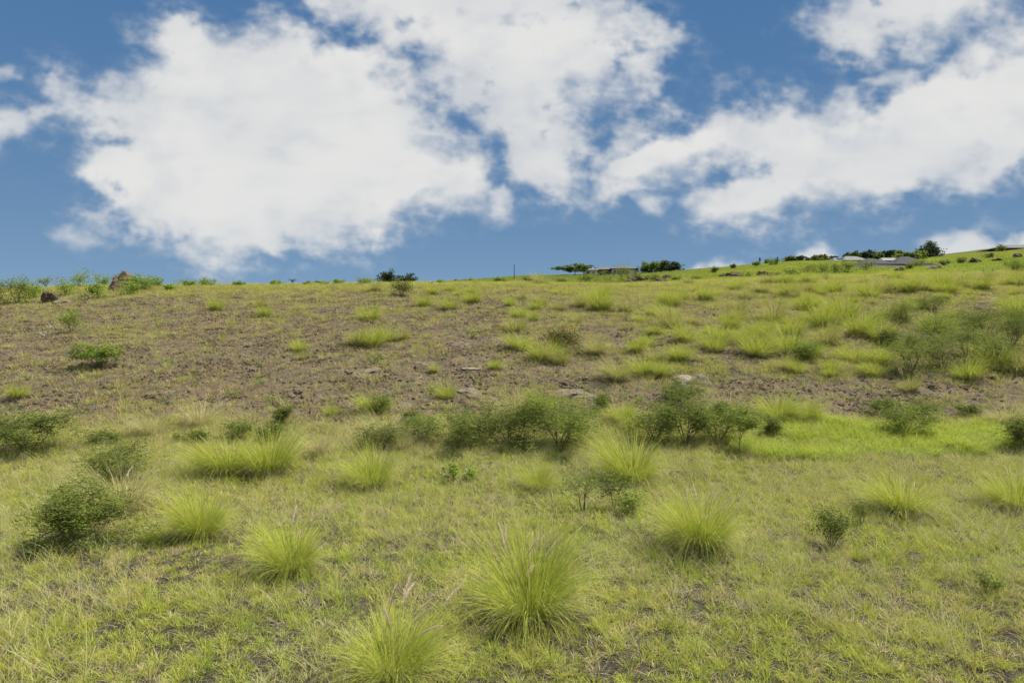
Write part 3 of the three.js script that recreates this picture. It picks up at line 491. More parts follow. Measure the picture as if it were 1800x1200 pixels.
{ const r = rng(36); let n = 0;
  while (n < 40) { const bx = 1120 + 720 * Math.pow(r(), 0.85), Z = 23.5 + 22 * r(), s = at(bx, Z); if (bx > 1540 && Z < 32) continue; if (fbm(s.x / 5, s.z / 5 + 70, 2) < -0.15) continue; tussock(s, 0.8 + 0.7 * r(), r() < 0.3 ? 'farPale' : 'far', rsL, r() < 0.3 ? 2 : 0, rs); n++; } }
{ const r = rng(33), L = 'low grass tussock on the crest of the slope', G = 'low tussocks along the crest';
  for (let k = 0; k < 46; k++) { const bx = 640 + 1180 * Math.pow(r(), 0.8), Z = 40 + 15 * r(), s = at(bx, Z); tussock(s, 1.1 + 1.1 * r(), r() < 0.5 ? 'farPale' : 'far', L, r() < 0.2 ? 2 : 0, G, 0.9); } }

// ---------------------------------------------------------------- shrubs and trees
function plantGeos(o) {
  // o: w, h, seed, stems, leaves, leaf [length, width], pal, bark, spread (flat topped), clump, low (lowest foliage share), trunk radius
  const r = rng(o.seed), wood = new Geo(), fol = new Geo(), tips = [], W = o.w / 2, Hh = o.h, bark = o.bark ?? [0.16, 0.125, 0.095];
  const limb = (p, d, len, rad, depth) => {
    let q = p.slice(), dir = d.clone(); const seg = 3;
    for (let k = 0; k < seg; k++) {
      dir.add(new THREE.Vector3((r() - 0.5) * 0.55, (r() - 0.5) * 0.35 + (o.rise ?? 0.05), (r() - 0.5) * 0.55)).normalize();
      const n = [q[0] + dir.x * len / seg, Math.max(0.02 * Hh, q[1] + dir.y * len / seg), q[2] + dir.z * len / seg], r1 = rad * (1 - 0.22 * (k + 1));
      wood.tube(q, n, rad * (1 - 0.22 * k), r1, bark, depth === 0 ? 6 : 4); q = n;
      if (depth > 0 || k > 0) tips.push([...q, depth]);
      if (depth < (o.depth ?? 2) && (k > 0 || depth > 0)) { const m = 1 + (r() < 0.6 ? 1 : 0); for (let i = 0; i < m; i++) limb(q, new THREE.Vector3(dir.x + (r() - 0.5) * 1.7, dir.y * 0.6 + (r() - 0.3) * 0.7, dir.z + (r() - 0.5) * 1.7).normalize(), len * (0.5 + 0.25 * r()), r1 * 0.6, depth + 1); }
    }
  };
  const trunkH = (o.trunk ?? 0) * Hh, R = o.rad ?? 0.02 * Hh + 0.008;
  if (trunkH > 0) wood.tube([0, -0.06 * Hh, 0], [0.03 * W, trunkH, 0], R * 1.25, R, bark, 7);
  const n = o.stems ?? 5;
  for (let k = 0; k < n; k++) { const a = (k + r() * 0.8) / n * 6.2832, out = 0.35 + 0.75 * r(), sx = W / Hh; limb([0.03 * W * (trunkH > 0 ? 1 : Math.sin(a)), trunkH > 0 ? trunkH * 0.96 : -0.03 * Hh, 0.03 * W * Math.cos(a)], new THREE.Vector3(Math.sin(a) * out * sx, 0.75 + 0.5 * r(), Math.cos(a) * out * sx).normalize(), (Hh - trunkH) * (0.55 + 0.25 * r()) * Math.sqrt(1 + out * out * sx * sx * 0.55), trunkH > 0 ? R * 0.6 : R * 0.8, 0); }
  // fit limbs into the plant's true size
  let mx = 1e-3, my = 1e-3, x0 = 1e9, x1 = -1e9; for (const t of tips) { mx = Math.max(mx, Math.hypot(t[0], t[2])); my = Math.max(my, t[1]); }
  const fx = W * 0.92 / mx, fy = Hh * 0.93 / my; for (let i = 0; i < wood.p.length; i += 3) { wood.p[i] *= fx; wood.p[i + 1] *= fy; wood.p[i + 2] *= fx; } for (const t of tips) { t[0] *= fx; t[1] *= fy; t[2] *= fx; }
  const cl = (o.clump ?? 0.16) * Math.min(o.w, o.h * 1.6), good = tips.filter(t => t[1] > (o.low ?? 0.12) * Hh && (!o.fill || r() < 0.4)), C = [];
  const lobes = []; for (let k = 0; k < 6; k++) { const a = (k + r()) * 1.05, q = k ? 0.35 + 0.4 * r() : 0.1; lobes.push([Math.sin(a) * q * W, Math.cos(a) * q * W, W * (0.35 + 0.3 * r()), Hh * (k ? 0.5 + 0.5 * r() : 0.95)]); }
  for (const t of good) C.push([t[0], t[1], t[2], cl * (0.5 + 0.8 * r()), 0.85 + 0.3 * r(), pick(o.pal, r)]);
  for (let k = 0; k < (o.fill ?? 0) * 3; k++) {          // leaf clumps through the volume of each lobe, down to the ground unless the crown is raised (f0)
    const b = lobes[k % 6], a = r() * 6.28, cy = r() * 2 - 1, q = Math.pow(r(), 0.4), hr = cy < 0 ? q : Math.sqrt(1 - cy * cy) * q, lo = (o.f0 ?? 0) * Hh, y = mix(lo, b[3], 0.5 + 0.46 * cy * q);
    C.push([b[0] + Math.sin(a) * hr * b[2], !o.f0 && r() < 0.28 ? Hh * (0.03 + 0.16 * r()) : Math.max(y, lo), b[1] + Math.cos(a) * hr * b[2], cl * (0.45 + 0.8 * r()), 1, pick(o.pal, r)]); }
  const L = o.leaf ?? [0.03, 0.012];
  for (let k = 0; k < o.leaves; k++) {
    const c = C[Math.floor(r() * C.length)]; if (!c) break; let x, y, z; do { x = r() * 2 - 1; y = r() * 2 - 1; z = r() * 2 - 1; } while (x * x + y * y + z * z > 1);
    const col = jit(c[5], r, 0.2), s = 0.7 + 0.6 * r();
    const px = c[0] + x * c[3], py = Math.max(0.02, c[1] + y * c[3] * (o.squash ?? 0.7)), pz = c[2] + z * c[3];
    if (o.pinnate) { const a = r() * 6.28, dx = Math.sin(a), dz = Math.cos(a), dr = -0.3 + 0.5 * r(); for (let i = 0; i < o.pinnate; i++) { const t = i / o.pinnate * L[0] * 3.2; fol.leaf(px + dx * t, py + dr * t, pz + dz * t, L[0] * s, L[1] * s, r, col, 0.75); } }
    else fol.leaf(px, py, pz, L[0] * s, L[1] * s, r, col, o.flat ?? 0.45);
  }
  return [wood.build(true), fol.build()];
}
function plant(name, label, cat, s, o, group) {
  const g = thing(name, label, cat, s, group), [wood, fol] = plantGeos(o);
  part(o.trunk ? 'trunk' : 'stems', wood, barkMat, g); if (o.leaves) part(o.trunk ? 'crown' : 'foliage', fol, leafMat, g);
  g.rotation.y = o.turn ?? 0; return g;
}
const DK = [[0.16, 0.195, 0.04], [0.20, 0.24, 0.045], [0.12, 0.15, 0.036], [0.24, 0.285, 0.05]], MID = [[0.22, 0.28, 0.045], [0.27, 0.33, 0.05], [0.17, 0.225, 0.042]], BRI = [[0.25, 0.35, 0.045], [0.31, 0.40, 0.055], [0.20, 0.30, 0.04]], OLIVE = [[0.20, 0.18, 0.045], [0.26, 0.20, 0.05], [0.10, 0.115, 0.035], [0.07, 0.085, 0.03]], NIGHT = [[0.055, 0.085, 0.035], [0.075, 0.11, 0.04], [0.045, 0.07, 0.035]];
let sd = 900;
const shrub = (bx, by, wpx, hpx, pal, label, o = {}, group) => { const s = o.Z ? at(bx, o.Z) : spot(bx, by), k = o.pinnate && o.fill ? 1.15 : 1, w = wpx * s.m * k, h = hpx * s.m * k; return plant(o.name ?? 'shrub', label, o.cat ?? 'shrub', s, { w, h, seed: sd++, pal, leaves: 900, ...o }, group); };
const feather = { pinnate: 5, leaf: [0.045, 0.02], stems: 7, low: 0.02 };
// meadow shrubs
shrub(140, 962, 182, 112, [...DK, MID[0], MID[1]], 'large dark green feathery shrub in the meadow beside a spreading tussock', { ...feather, leaves: 5000, fill: 34, leaf: [0.034, 0.014], clump: 0.12 });
shrub(205, 846, 170, 80, DK, 'low feathery shrub with arching tips just behind the large dark shrub', { ...feather, leaves: 2000, fill: 12, leaf: [0.036, 0.016], clump: 0.13 });
shrub(1462, 965, 95, 85, DK, 'sparse twiggy shrub with dark leaf bunches in the meadow', { leaves: 2200, leaf: [0.032, 0.017], stems: 5, clump: 0.16, low: 0.2, bark: [0.07, 0.06, 0.05] });
shrub(1515, 925, 60, 55, DK, 'small dark leafy sprig beside the sparse twiggy shrub', { leaves: 900, leaf: [0.028, 0.013], stems: 3, clump: 0.16, low: 0.3, bark: [0.07, 0.06, 0.05] });
shrub(1735, 1050, 58, 50, DK, 'small dark sprig standing alone in short meadow grass', { leaves: 900, leaf: [0.024, 0.012], stems: 3, clump: 0.16, low: 0.3, bark: [0.07, 0.06, 0.05] });
shrub(1695, 1040, 40, 18, DK, 'low greyish weed beside the small dark sprig', { leaves: 160, leaf: [0.024, 0.012], stems: 4 });
shrub(796, 852, 38, 42, BRI, 'bright green glossy-leaved shrub, upright half, in the pale meadow', { leaves: 300, leaf: [0.06, 0.034], stems: 3, clump: 0.2, low: 0.1 });
shrub(826, 848, 42, 26, BRI, 'bright green glossy-leaved shrub, low half, in the pale meadow', { leaves: 260, leaf: [0.06, 0.034], stems: 4, clump: 0.2, low: 0.1 });
shrub(1025, 902, 90, 90, MID, 'thin sapling with bare crooked dark stem and few leaves', { leaves: 90, ...feather, stems: 3, clump: 0.26, low: 0.3, bark: [0.10, 0.085, 0.07] });
shrub(1078, 900, 60, 80, DK, 'slim dark green sapling next to the bare crooked stem', { leaves: 190, ...feather, stems: 3, clump: 0.3, low: 0.15, bark: [0.10, 0.085, 0.07] });
shrub(1112, 905, 80, 45, MID, 'low feathery green weed next to the slim sapling', { leaves: 260, ...feather, stems: 4, clump: 0.26 });
shrub(1210, 838, 34, 18, [DEAD], 'dry grey-brown twiggy clump in the meadow', { leaves: 120, leaf: [0.05, 0.006], stems: 8, bark: [0.2, 0.17, 0.14] });
// belt
shrub(50, 798, 160, 82, DK, 'broad grey-green feathery shrub at the foot of the slope', { ...feather, leaves: 3600, fill: 30, clump: 0.14 });
shrub(985, 792, 185, 104, [...MID, DK[1]], 'largest feathery green shrub in the belt below the slope', { ...feather, leaves: 3600, fill: 30, clump: 0.13 });
shrub(900, 786, 150, 82, DK, 'feathery shrub joined to the largest belt shrub', { ...feather, leaves: 2600, fill: 22, clump: 0.14 });
shrub(805, 788, 165, 72, DK, 'feathery shrub with bare stem bases beside dry pale tussocks', { ...feather, leaves: 2400, fill: 20, clump: 0.13 });
shrub(740, 776, 80, 46, MID, 'small feathery shrub at the thin end of the belt', { ...feather, leaves: 800, fill: 8 });
const belt = 'small feathery shrubs in the belt', beltL = 'small dark feathery shrub in the belt at the foot of the slope';
[[665, 792, 80, 46], [425, 775, 66, 36], [482, 778, 50, 30], [1195, 706, 60, 34], [1360, 772, 52, 38], [1620, 742, 72, 42], [665, 728, 58, 34], [495, 748, 40, 34], [1545, 735, 60, 34], [1060, 720, 40, 26], [720, 745, 36, 24], [340, 780, 60, 26], [180, 785, 60, 28], [1700, 735, 50, 24], [1265, 740, 40, 30]]
  .forEach(([x, y, w, h]) => shrub(x, y, w, h, DK, beltL, { ...feather, leaves: 700, fill: 8, stems: 5, clump: 0.18 }, belt));
shrub(1205, 785, 110, 105, DK, 'tall feathery shrub with paler leaves beside the small forked tree', { ...feather, pal: [...DK, ...MID], leaves: 1700, fill: 18, clump: 0.14 });
shrub(1150, 778, 110, 66, DK, 'low wide feathery shrub between the largest belt shrub and the tall pale-leaved one', { ...feather, leaves: 1500, fill: 16, clump: 0.14 });
shrub(1262, 782, 110, 78, MID, 'feathery shrub filling the gap behind the small forked tree', { ...feather, leaves: 1700, fill: 18, clump: 0.14 });
shrub(1192, 722, 84, 56, DK, 'feathery shrub on the slope just uphill of the tall pale-leaved shrub', { ...feather, leaves: 1200, fill: 14, clump: 0.15 });
shrub(1300, 798, 90, 88, MID, 'small forked tree with grey stem and thin crown', { ...feather, leaves: 700, stems: 5, trunk: 0.36, rad: 0.02, clump: 0.12, low: 0.4, bark: [0.26, 0.23, 0.19], name: 'small_tree', cat: 'tree' });
shrub(1590, 768, 120, 62, MID, 'spreading pale-tipped shrub above the bright green grass strip', { ...feather, leaves: 1300, fill: 14, clump: 0.15 });
shrub(1800, 796, 80, 70, DK, 'dark shrub at the end of the bright green grass strip', { ...feather, leaves: 1200, fill: 14, clump: 0.16 });
// shrubs on the slope
shrub(175, 646, 100, 48, [...MID, BRI[2]], 'flat-topped green shrub on bare ground casting a dark shadow', { leaves: 3800, leaf: [0.07, 0.042], stems: 6, low: 0.4, clump: 0.14, squash: 0.6, rise: 0.02, turn: 1, fill: 22, f0: 0.16 });
shrub(125, 584, 62, 42, [...MID, BRI[0]], 'bushy green shrub beside a bleached dead branch', { leaves: 2000, leaf: [0.055, 0.03], stems: 6, fill: 12, clump: 0.18 });
shrub(655, 642, 42, 28, MID, 'small dark green shrub above the grey slab', { leaves: 420, leaf: [0.05, 0.028], fill: 6, clump: 0.2 });
shrub(985, 622, 82, 54, OLIVE, 'rounded bush with olive and rust-brown leaves amid tussocks', { leaves: 3600, leaf: [0.065, 0.04], stems: 8, fill: 22, clump: 0.17 });
shrub(706, 520, 50, 34, [...OLIVE, BRI[0]], 'bush with rust-tipped leaves near the crest below two dark trees', { leaves: 1900, leaf: [0.08, 0.05], fill: 14, clump: 0.18 });
shrub(1600, 662, 115, 88, MID, 'tall leafy shrub at the edge of the bare strip of slope', { ...feather, leaves: 1900, fill: 22, clump: 0.15 });
shrub(1655, 650, 110, 66, DK, 'dark feathery shrub behind the tall leafy shrub', { ...feather, leaves: 1500, fill: 18, clump: 0.16 });
const thick = 'shrubs in the thicket on the grassy slope', thickL = 'feathery green shrub in the thicket on the grassy end of the slope';
[[1700, 625, 120, 56], [1735, 600, 110, 60], [1590, 568, 90, 36], [1780, 615, 90, 56], [1650, 600, 90, 44], [1745, 648, 90, 46], [1420, 635, 60, 30], [1700, 575, 70, 28], [1800, 575, 60, 34], [1560, 610, 50, 26], [1790, 480, 36, 18], [1640, 545, 60, 22]].forEach(([x, y, w, h], i) => shrub(x, y, w * 1.2, h * 1.2, i % 2 ? DK : MID, thickL, { ...feather, leaves: 1700, fill: 18, clump: 0.17 }, thick));
{ const r = rng(61), L = 'ankle-high green weed on the stony slope', G = 'small weeds on the slope';
  for (let k = 0; k < 40; k++) { const s = at(-20 + 1150 * r(), 21 + 26 * r()); plant('weed', L, 'weed', s, { w: 0.35 + 0.4 * r(), h: 0.18 + 0.22 * r(), seed: 1500 + k, pal: r() < 0.6 ? MID : BRI, leaves: 90, leaf: [0.06, 0.03], stems: 4, depth: 1, clump: 0.3 }, G); } }
// crest, left
shrub(30, 534, 78, 50, MID, 'leafy green shrub on the crest next to the dark rounded boulder', { leaves: 3200, leaf: [0.09, 0.05], fill: 26, clump: 0.16 });
shrub(2, 530, 40, 40, [...OLIVE, BRI[1]], 'yellowish leafy shrub on the crest behind the green shrub', { leaves: 700, leaf: [0.08, 0.045], fill: 10, clump: 0.2 });
shrub(80, 506, 40, 26, MID, 'small open tree with rounded leaf bunches on the crest', { Z: 56, leaves: 420, leaf: [0.10, 0.06], stems: 5, trunk: 0.25, rad: 0.035, clump: 0.13, low: 0.35, name: 'small_tree', cat: 'tree' });
shrub(205, 500, 30, 30, MID, 'thin sapling with round leaves rising beside the pointed boulder', { Z: 53, leaves: 130, leaf: [0.12, 0.09], stems: 4, clump: 0.16, low: 0.4 });
shrub(245, 506, 66, 30, BRI, 'bright green leafy bush against the pointed boulder', { Z: 51, leaves: 2200, leaf: [0.10, 0.065], fill: 20, clump: 0.18 });
shrub(168, 526, 44, 38, BRI, 'bright green leafy bush in front of the crest growth', { leaves: 1600, leaf: [0.09, 0.055], fill: 16, clump: 0.18 });
const crestG = 'leafy bushes along the crest', crestL = 'low leafy green bush on the crest of the slope';
[[115, 518, 40, 24, 48], [140, 505, 36, 26, 54], [55, 528, 34, 20, 47], [225, 520, 30, 18, 48], [275, 505, 30, 14, 54], [330, 506, 26, 10, 54], [362, 506, 32, 14, 54], [300, 512, 24, 12, 50], [420, 504, 24, 8, 55], [486, 503, 22, 8, 55], [180, 502, 30, 22, 55], [540, 503, 14, 7, 55], [565, 503, 20, 7, 55], [640, 500, 30, 10, 55], [595, 502, 20, 8, 55], [775, 498, 16, 7, 56]].forEach(([x, y, w, h, Z]) => shrub(x, y, w * 1.3, h * 1.45, BRI, crestL, { Z, leaves: 1100, leaf: [0.09, 0.055], fill: 10, clump: 0.2 }, crestG));
shrub(318, 502, 60, 26, [[0.3, 0.27, 0.22]], 'leafless grey bush on the crest against the sky', { Z: 54, leaves: 60, leaf: [0.05, 0.02], stems: 11, depth: 2, bark: [0.22, 0.19, 0.165], rad: 0.014 });
shrub(100, 512, 40, 30, [[0.3, 0.27, 0.22]], 'leafless twiggy bush between the small open tree and the pointed boulder', { Z: 54, leaves: 120, leaf: [0.07, 0.04], stems: 9, depth: 2, bark: [0.22, 0.19, 0.165], rad: 0.012 });
// fallen branch
{ const s = spot(80, 592), g = new Geo(), c = [0.62, 0.58, 0.52], m = s.m, q = [[0, 0, 0], [5, 9, 0.05], [9, 14, 0.02], [16, 20, 0], [20, 28, 0.03]]; for (let k = 0; k < 4; k++) g.tube([q[k][0] * m, q[k][1] * m, q[k][2]], [q[k + 1][0] * m, q[k + 1][1] * m, q[k + 1][2]], 0.035 - k * 0.006, 0.03 - k * 0.006, c); g.tube([9 * m, 14 * m, 0], [6 * m, 24 * m, 0.1], 0.018, 0.006, c); g.tube([0, 0, 0], [-12 * m, 8 * m, 0.2], 0.022, 0.007, c); g.tube([-6 * m, 4 * m, 0.1], [-9 * m, 12 * m, 0.15], 0.012, 0.004, c); g.tube([16 * m, 20 * m, 0], [26 * m, 23 * m, -0.05], 0.014, 0.005, c);
  const o = part('dead_branch', g.build(true), barkMat, scene); o.position.set(s.x, s.y, s.z); tag(o, 'bleached white dead branch standing in the stony slope', 'branch'); }
// trees beyond the crest
function tree(bx, Z, wpx, topY, pal, label, o = {}, group) { const s = at(bx, Z), h = Math.max(1, riseTo(s, topY)), w = wpx * s.m; return plant(o.name ?? 'tree', label, 'tree', s, { w, h, seed: sd++, pal, leaves: 1500, leaf: [0.0024 * Z, 0.0018 * Z], stems: 6, trunk: 0.08, rad: 0.03 * h, clump: 0.13, fill: 24, low: 0.05, ...o }, group); }
tree(680, 75, 42, 473, NIGHT, 'dark round-crowned tree rising behind the crest near a rust-tipped bush', { leaves: 2200 });
tree(713, 78, 38, 480, NIGHT, 'smaller open dark tree next to the dark round-crowned tree', { leaves: 1200, fill: 8 });
tree(1010, 225, 74, 465, [[0.13, 0.20, 0.035], [0.17, 0.25, 0.04], [0.10, 0.15, 0.035]], 'flat umbrella-shaped green tree beside the white-walled house', { leaves: 3200, trunk: 0.4, low: 0.5, rise: -0.02, squash: 0.4, clump: 0.13, fill: 26, f0: 0.62, stems: 9, name: 'umbrella_tree' });
tree(1141, 232, 44, 460, [MID[2], DK[0]], 'leafy mid-green tree directly beside the white-walled house', { leaves: 2400, low: 0.08 });
tree(1160, 236, 34, 458, DK, 'middle tree of the group beside the white-walled house', { leaves: 1800, low: 0.08 });
tree(1181, 234, 40, 458, NIGHT, 'darkest tree at the outer end of the house group', { leaves: 2600, low: 0.08 });
const rowG = 'dark trees in a row behind the far roofs', rowL = 'dark green tree in the row behind the far grey roofs';
[[1388, 450, 20], [1406, 449, 28], [1428, 452, 20], [1443, 448, 32], [1466, 450, 18], [1490, 444, 18], [1504, 440, 20], [1518, 442, 18], [1530, 439, 22], [1545, 441, 20], [1558, 439, 20], [1570, 437, 18], [1582, 440, 20], [1594, 442, 18]].forEach(([x, y, w], i) => tree(x, 262 + (i % 3) * 5, w, y, i % 3 ? [...NIGHT, DK[2]] : DK, rowL, { leaves: 1500, fill: 14, low: 0.02 }, rowG));
tree(1604, 205, 56, 440, [MID[2], DK[3]], 'broad light green dome tree in front of the large dark tree', { leaves: 2600, low: 0.1, fill: 26 });
tree(1634, 240, 46, 424, NIGHT, 'large dark dome-shaped tree on the far skyline', { leaves: 3600, low: 0.08, fill: 30 });
[[1336, 450, 3], [1367, 450, 3]].forEach(([x, y, w]) => tree(x, 250, w, y, NIGHT, 'slender columnar tree like a spike on the far skyline', { leaves: 300, leaf: [0.25, 0.15], trunk: 0.1, stems: 4, clump: 0.3, low: 0.05, fill: 14, name: 'columnar_tree' }, 'columnar trees on the skyline'));
const farG = 'round shrubs on the far hillside', farL = 'dark green shrub dotted over the far hillside';
{ const r = rng(71), list = [[1060, 496, 46, 24, 100], [1095, 494, 44, 26, 105], [1030, 494, 30, 14, 110], [1120, 496, 40, 18, 95], [930, 496, 20, 9, 110], [825, 499, 30, 10, 100], [800, 499, 16, 8, 100], [880, 495, 24, 8, 120], [1256, 480, 14, 12, 110], [1290, 472, 10, 8, 190], [1330, 469, 12, 7, 190], [1362, 468, 26, 10, 170], [1395, 487, 30, 12, 85], [1420, 485, 34, 18, 88], [1445, 483, 30, 18, 88], [1470, 482, 36, 20, 90], [1490, 478, 26, 20, 95], [1522, 475, 32, 18, 100], [1615, 466, 40, 12, 118], [1585, 478, 10, 8, 100], [1450, 482, 26, 14, 92], [1600, 470, 16, 10, 110], [1690, 460, 22, 10, 130], [1780, 470, 30, 14, 85], [1740, 455, 20, 9, 150], [1660, 466, 16, 9, 120], [985, 497, 24, 9, 90], [1150, 494, 26, 12, 90], [1190, 494, 24, 9, 85], [1222, 492, 20, 8, 80], [1310, 486, 20, 9, 85], [1360, 490, 26, 9, 80], [1762, 443, 16, 12, 220], [1350, 464, 8, 7, 240]];
  for (const [x, y, w, h, Z] of list) { const s = at(x, Z); plant('shrub', farL, 'shrub', s, { w: w * s.m * 1.25, h: h * s.m * 1.3, seed: sd++, pal: r() < 0.6 ? DK : MID, leaves: 700, leaf: [0.0017 * Z, 0.0011 * Z], stems: 5, fill: 12, clump: 0.18, low: 0.05 }, farG); } }
// palm behind the crest
{ const s = at(513, 62), h = riseTo(s, 492), g = thing('palm_tree', 'small palm top showing above the crest against the sky', 'tree', s), t = new Geo(), f = new Geo(), r = rng(81); t.tube([0, -0.3, 0], [0.05, h * 0.82, 0], 0.09, 0.06, [0.2, 0.16, 0.12], 7);
  for (let k = 0; k < 13; k++) { const az = k / 13 * 6.28 + r() * 0.3; let x = 0.05, y = h * 0.82, z = 0, th = 0.35 + r() * 0.6; for (let i = 0; i < 6; i++) { const nx = x + Math.sin(az) * Math.sin(th) * 0.09, nz = z + Math.cos(az) * Math.sin(th) * 0.09, ny = y + Math.cos(th) * 0.09; for (const q of [-1, 1]) for (let e = 0; e < 3; e++) f.blade(mix(x, nx, e / 3), mix(y, ny, e / 3), mix(z, nz, e / 3), az + q * 0.9, 0.22 - 0.02 * i, 1.5, 0.7, 0.025, jit(NIGHT[1], r), 2, 0); x = nx; y = ny; z = nz; th += 0.25; } }
  part('trunk', t.build(true), barkMat, g); part('fronds', f.build(), leafMat, g); }
// utility pole
{ const s = at(904, 150), h = riseTo(s, 466), g = thing('utility_pole', 'thin dark pole standing on the far crest against the sky', 'pole', s), m = new THREE.MeshStandardMaterial({ color: new THREE.Color().setRGB(0.07, 0.065, 0.06), roughness: 0.8 });
  const p = part('shaft', new THREE.CylinderGeometry(0.07, 0.1, h + 0.5, 10), m, g); p.position.y = h / 2 - 0.25; const c = part('cap', new THREE.CylinderGeometry(0.085, 0.085, 0.12, 10), m, g); c.position.y = h + 0.06; }
[[1345, 457], [1352, 456], [1375, 455], [1383, 455]].forEach(([x, y]) => { const s = at(x, 248), h = riseTo(s, y), g = thing('fence_post', 'thin dark post on the far skyline between the columnar trees and the tree row', 'post', s, 'thin posts on the far skyline'), m = part('shaft', new THREE.CylinderGeometry(0.09, 0.12, h + 0.4, 8), rockMats.dark, g); m.position.y = h / 2 - 0.2; const c = part('cap', new THREE.CylinderGeometry(0.13, 0.13, 0.1, 8), rockMats.dark, g); c.position.y = h + 0.05; });

// ---------------------------------------------------------------- houses
const M = (r, g, b, rough = 0.8) => new THREE.MeshStandardMaterial({ color: new THREE.Color().setRGB(r, g, b), roughness: rough, side: THREE.DoubleSide });
const HM = { cream: M(0.62, 0.58, 0.48), white: M(0.72, 0.70, 0.66), brown: M(0.17, 0.11, 0.085), roofGrey: M(0.13, 0.12, 0.112), roofDark: M(0.046, 0.046, 0.05, 0.9), roofLight: M(0.17, 0.17, 0.175), roofWhite: M(0.25, 0.245, 0.225), dark: M(0.05, 0.05, 0.052), frame: M(0.6, 0.58, 0.52), glass: new THREE.MeshStandardMaterial({ color: 0x11161a, roughness: 0.12, metalness: 0 }), panel: M(0.03, 0.04, 0.075, 0.3), beige: M(0.45, 0.40, 0.32), fascia: M(0.2, 0.19, 0.18) };
function hip(w, d, h, ridge, t = 0.16) {               // hipped roof with a fascia of thickness t; ridge = length of the ridge along x; base at y = 0
  const a = w / 2, b = d / 2, q = ridge / 2, P = [-a, t, b, a, t, b, a, t, -b, -a, t, -b, -q, h + t, 0, q, h + t, 0, -a, 0, b, a, 0, b, a, 0, -b, -a, 0, -b];
  const F = [0, 1, 5, 0, 5, 4, 1, 2, 5, 2, 3, 4, 2, 4, 5, 3, 0, 4, 6, 7, 1, 6, 1, 0, 7, 8, 2, 7, 2, 1, 8, 9, 3, 8, 3, 2, 9, 6, 0, 9, 0, 3, 6, 9, 8, 6, 8, 7];
  const g = new THREE.BufferGeometry(); g.setAttribute('position', new THREE.Float32BufferAttribute(P, 3)); g.setIndex(F); const n = g.toNonIndexed(); n.computeVertexNormals(); return n;
}
const boxPart = (name, w, h, d, x, y, z, mat, parent) => { const m = part(name, new THREE.BoxGeometry(w, h, d), mat, parent); m.position.set(x, y, z); return m; };
const roofPart = (w, d, h, ridge, x, y, z, mat, parent, turn = 0) => { const m = part('roof', hip(w, d, h, ridge), mat, parent); m.position.set(x, y, z); m.rotation.y = turn; return m; };
function windowPart(w, h, x, y, z, parent, name = 'window') { const m = boxPart(name, w, h, 0.06, x, y, z, HM.glass, parent), f = 0.07; for (const [a, b, c, d] of [[w + 2 * f, f, 0, h / 2 + f / 2], [w + 2 * f, f, 0, -h / 2 - f / 2], [f, h, -w / 2 - f / 2, 0], [f, h, w / 2 + f / 2, 0]]) { const k = boxPart('frame', a, b, 0.1, c, d, 0.02, HM.frame, m); k.name = 'frame'; } return m; }
{ // white-walled house with low hipped roof
  const s = at(1078, 232), m = s.m; s.y = EYE + (600 - 483.5) / 1200 * s.d; const X = bx => (bx - 1078) * m;
  const g = thing('house', 'cream-walled single-storey house with low hipped grey roof between trees', 'house', s), H = 2.1, D = 8;
  boxPart('plinth', X(1124) - X(1024), 1.6, D + 1.5, (X(1124) + X(1024)) / 2, -0.85, -D / 2 + 0.4, HM.brown, g);
  boxPart('wall', X(1121) - X(1076), H, D, (X(1121) + X(1076)) / 2, H / 2, -D / 2, HM.cream, g);
  boxPart('wall', X(1076) - X(1052), H - 0.1, D - 1.6, (X(1076) + X(1052)) / 2, H / 2 - 0.05, -D / 2 - 0.8, HM.brown, g);
  boxPart('wing_wall', X(1049) - X(1027), 1.55, 5, (X(1049) + X(1027)) / 2, 0.775, -2.0, HM.white, g);
  boxPart('corner_panel', X(1121) - X(1116.5), H - 0.05, 0.12, (X(1121) + X(1116.5)) / 2, H / 2, 0.05, HM.brown, g);
  roofPart(X(1123) - X(1072), D + 1.4, 1.45, 2.4, (X(1123) + X(1072)) / 2, H, -D / 2, HM.roofGrey, g);
  roofPart(X(1090) - X(1046), D - 0.4, 1.2, 3.2, (X(1090) + X(1046)) / 2, H - 0.16, -D / 2 - 0.6, HM.roofGrey, g);
  roofPart(X(1053) - X(1024), 6.2, 0.95, 1.6, (X(1053) + X(1024)) / 2, 1.56, -2.0, HM.fascia, g);
  windowPart(0.75, 0.7, X(1081), 1.15, 0.03, g); windowPart(1.4, 1.0, X(1089), 1.1, 0.03, g); windowPart(0.5, 0.9, X(1096), 1.1, 0.03, g); windowPart(0.5, 0.7, X(1103), 1.2, 0.03, g);
  windowPart(1.0, 0.8, X(1034), 0.75, 0.53, g); windowPart(0.7, 0.6, X(1044), 0.8, 0.53, g);
  boxPart('door', 0.8, 1.4, 0.08, X(1100.5), 0.72, 0.06, HM.brown, g); boxPart('porch_rail', X(1080) - X(1050), 0.35, 0.1, (X(1080) + X(1050)) / 2, 0.3, 0.6, HM.dark, g);
}
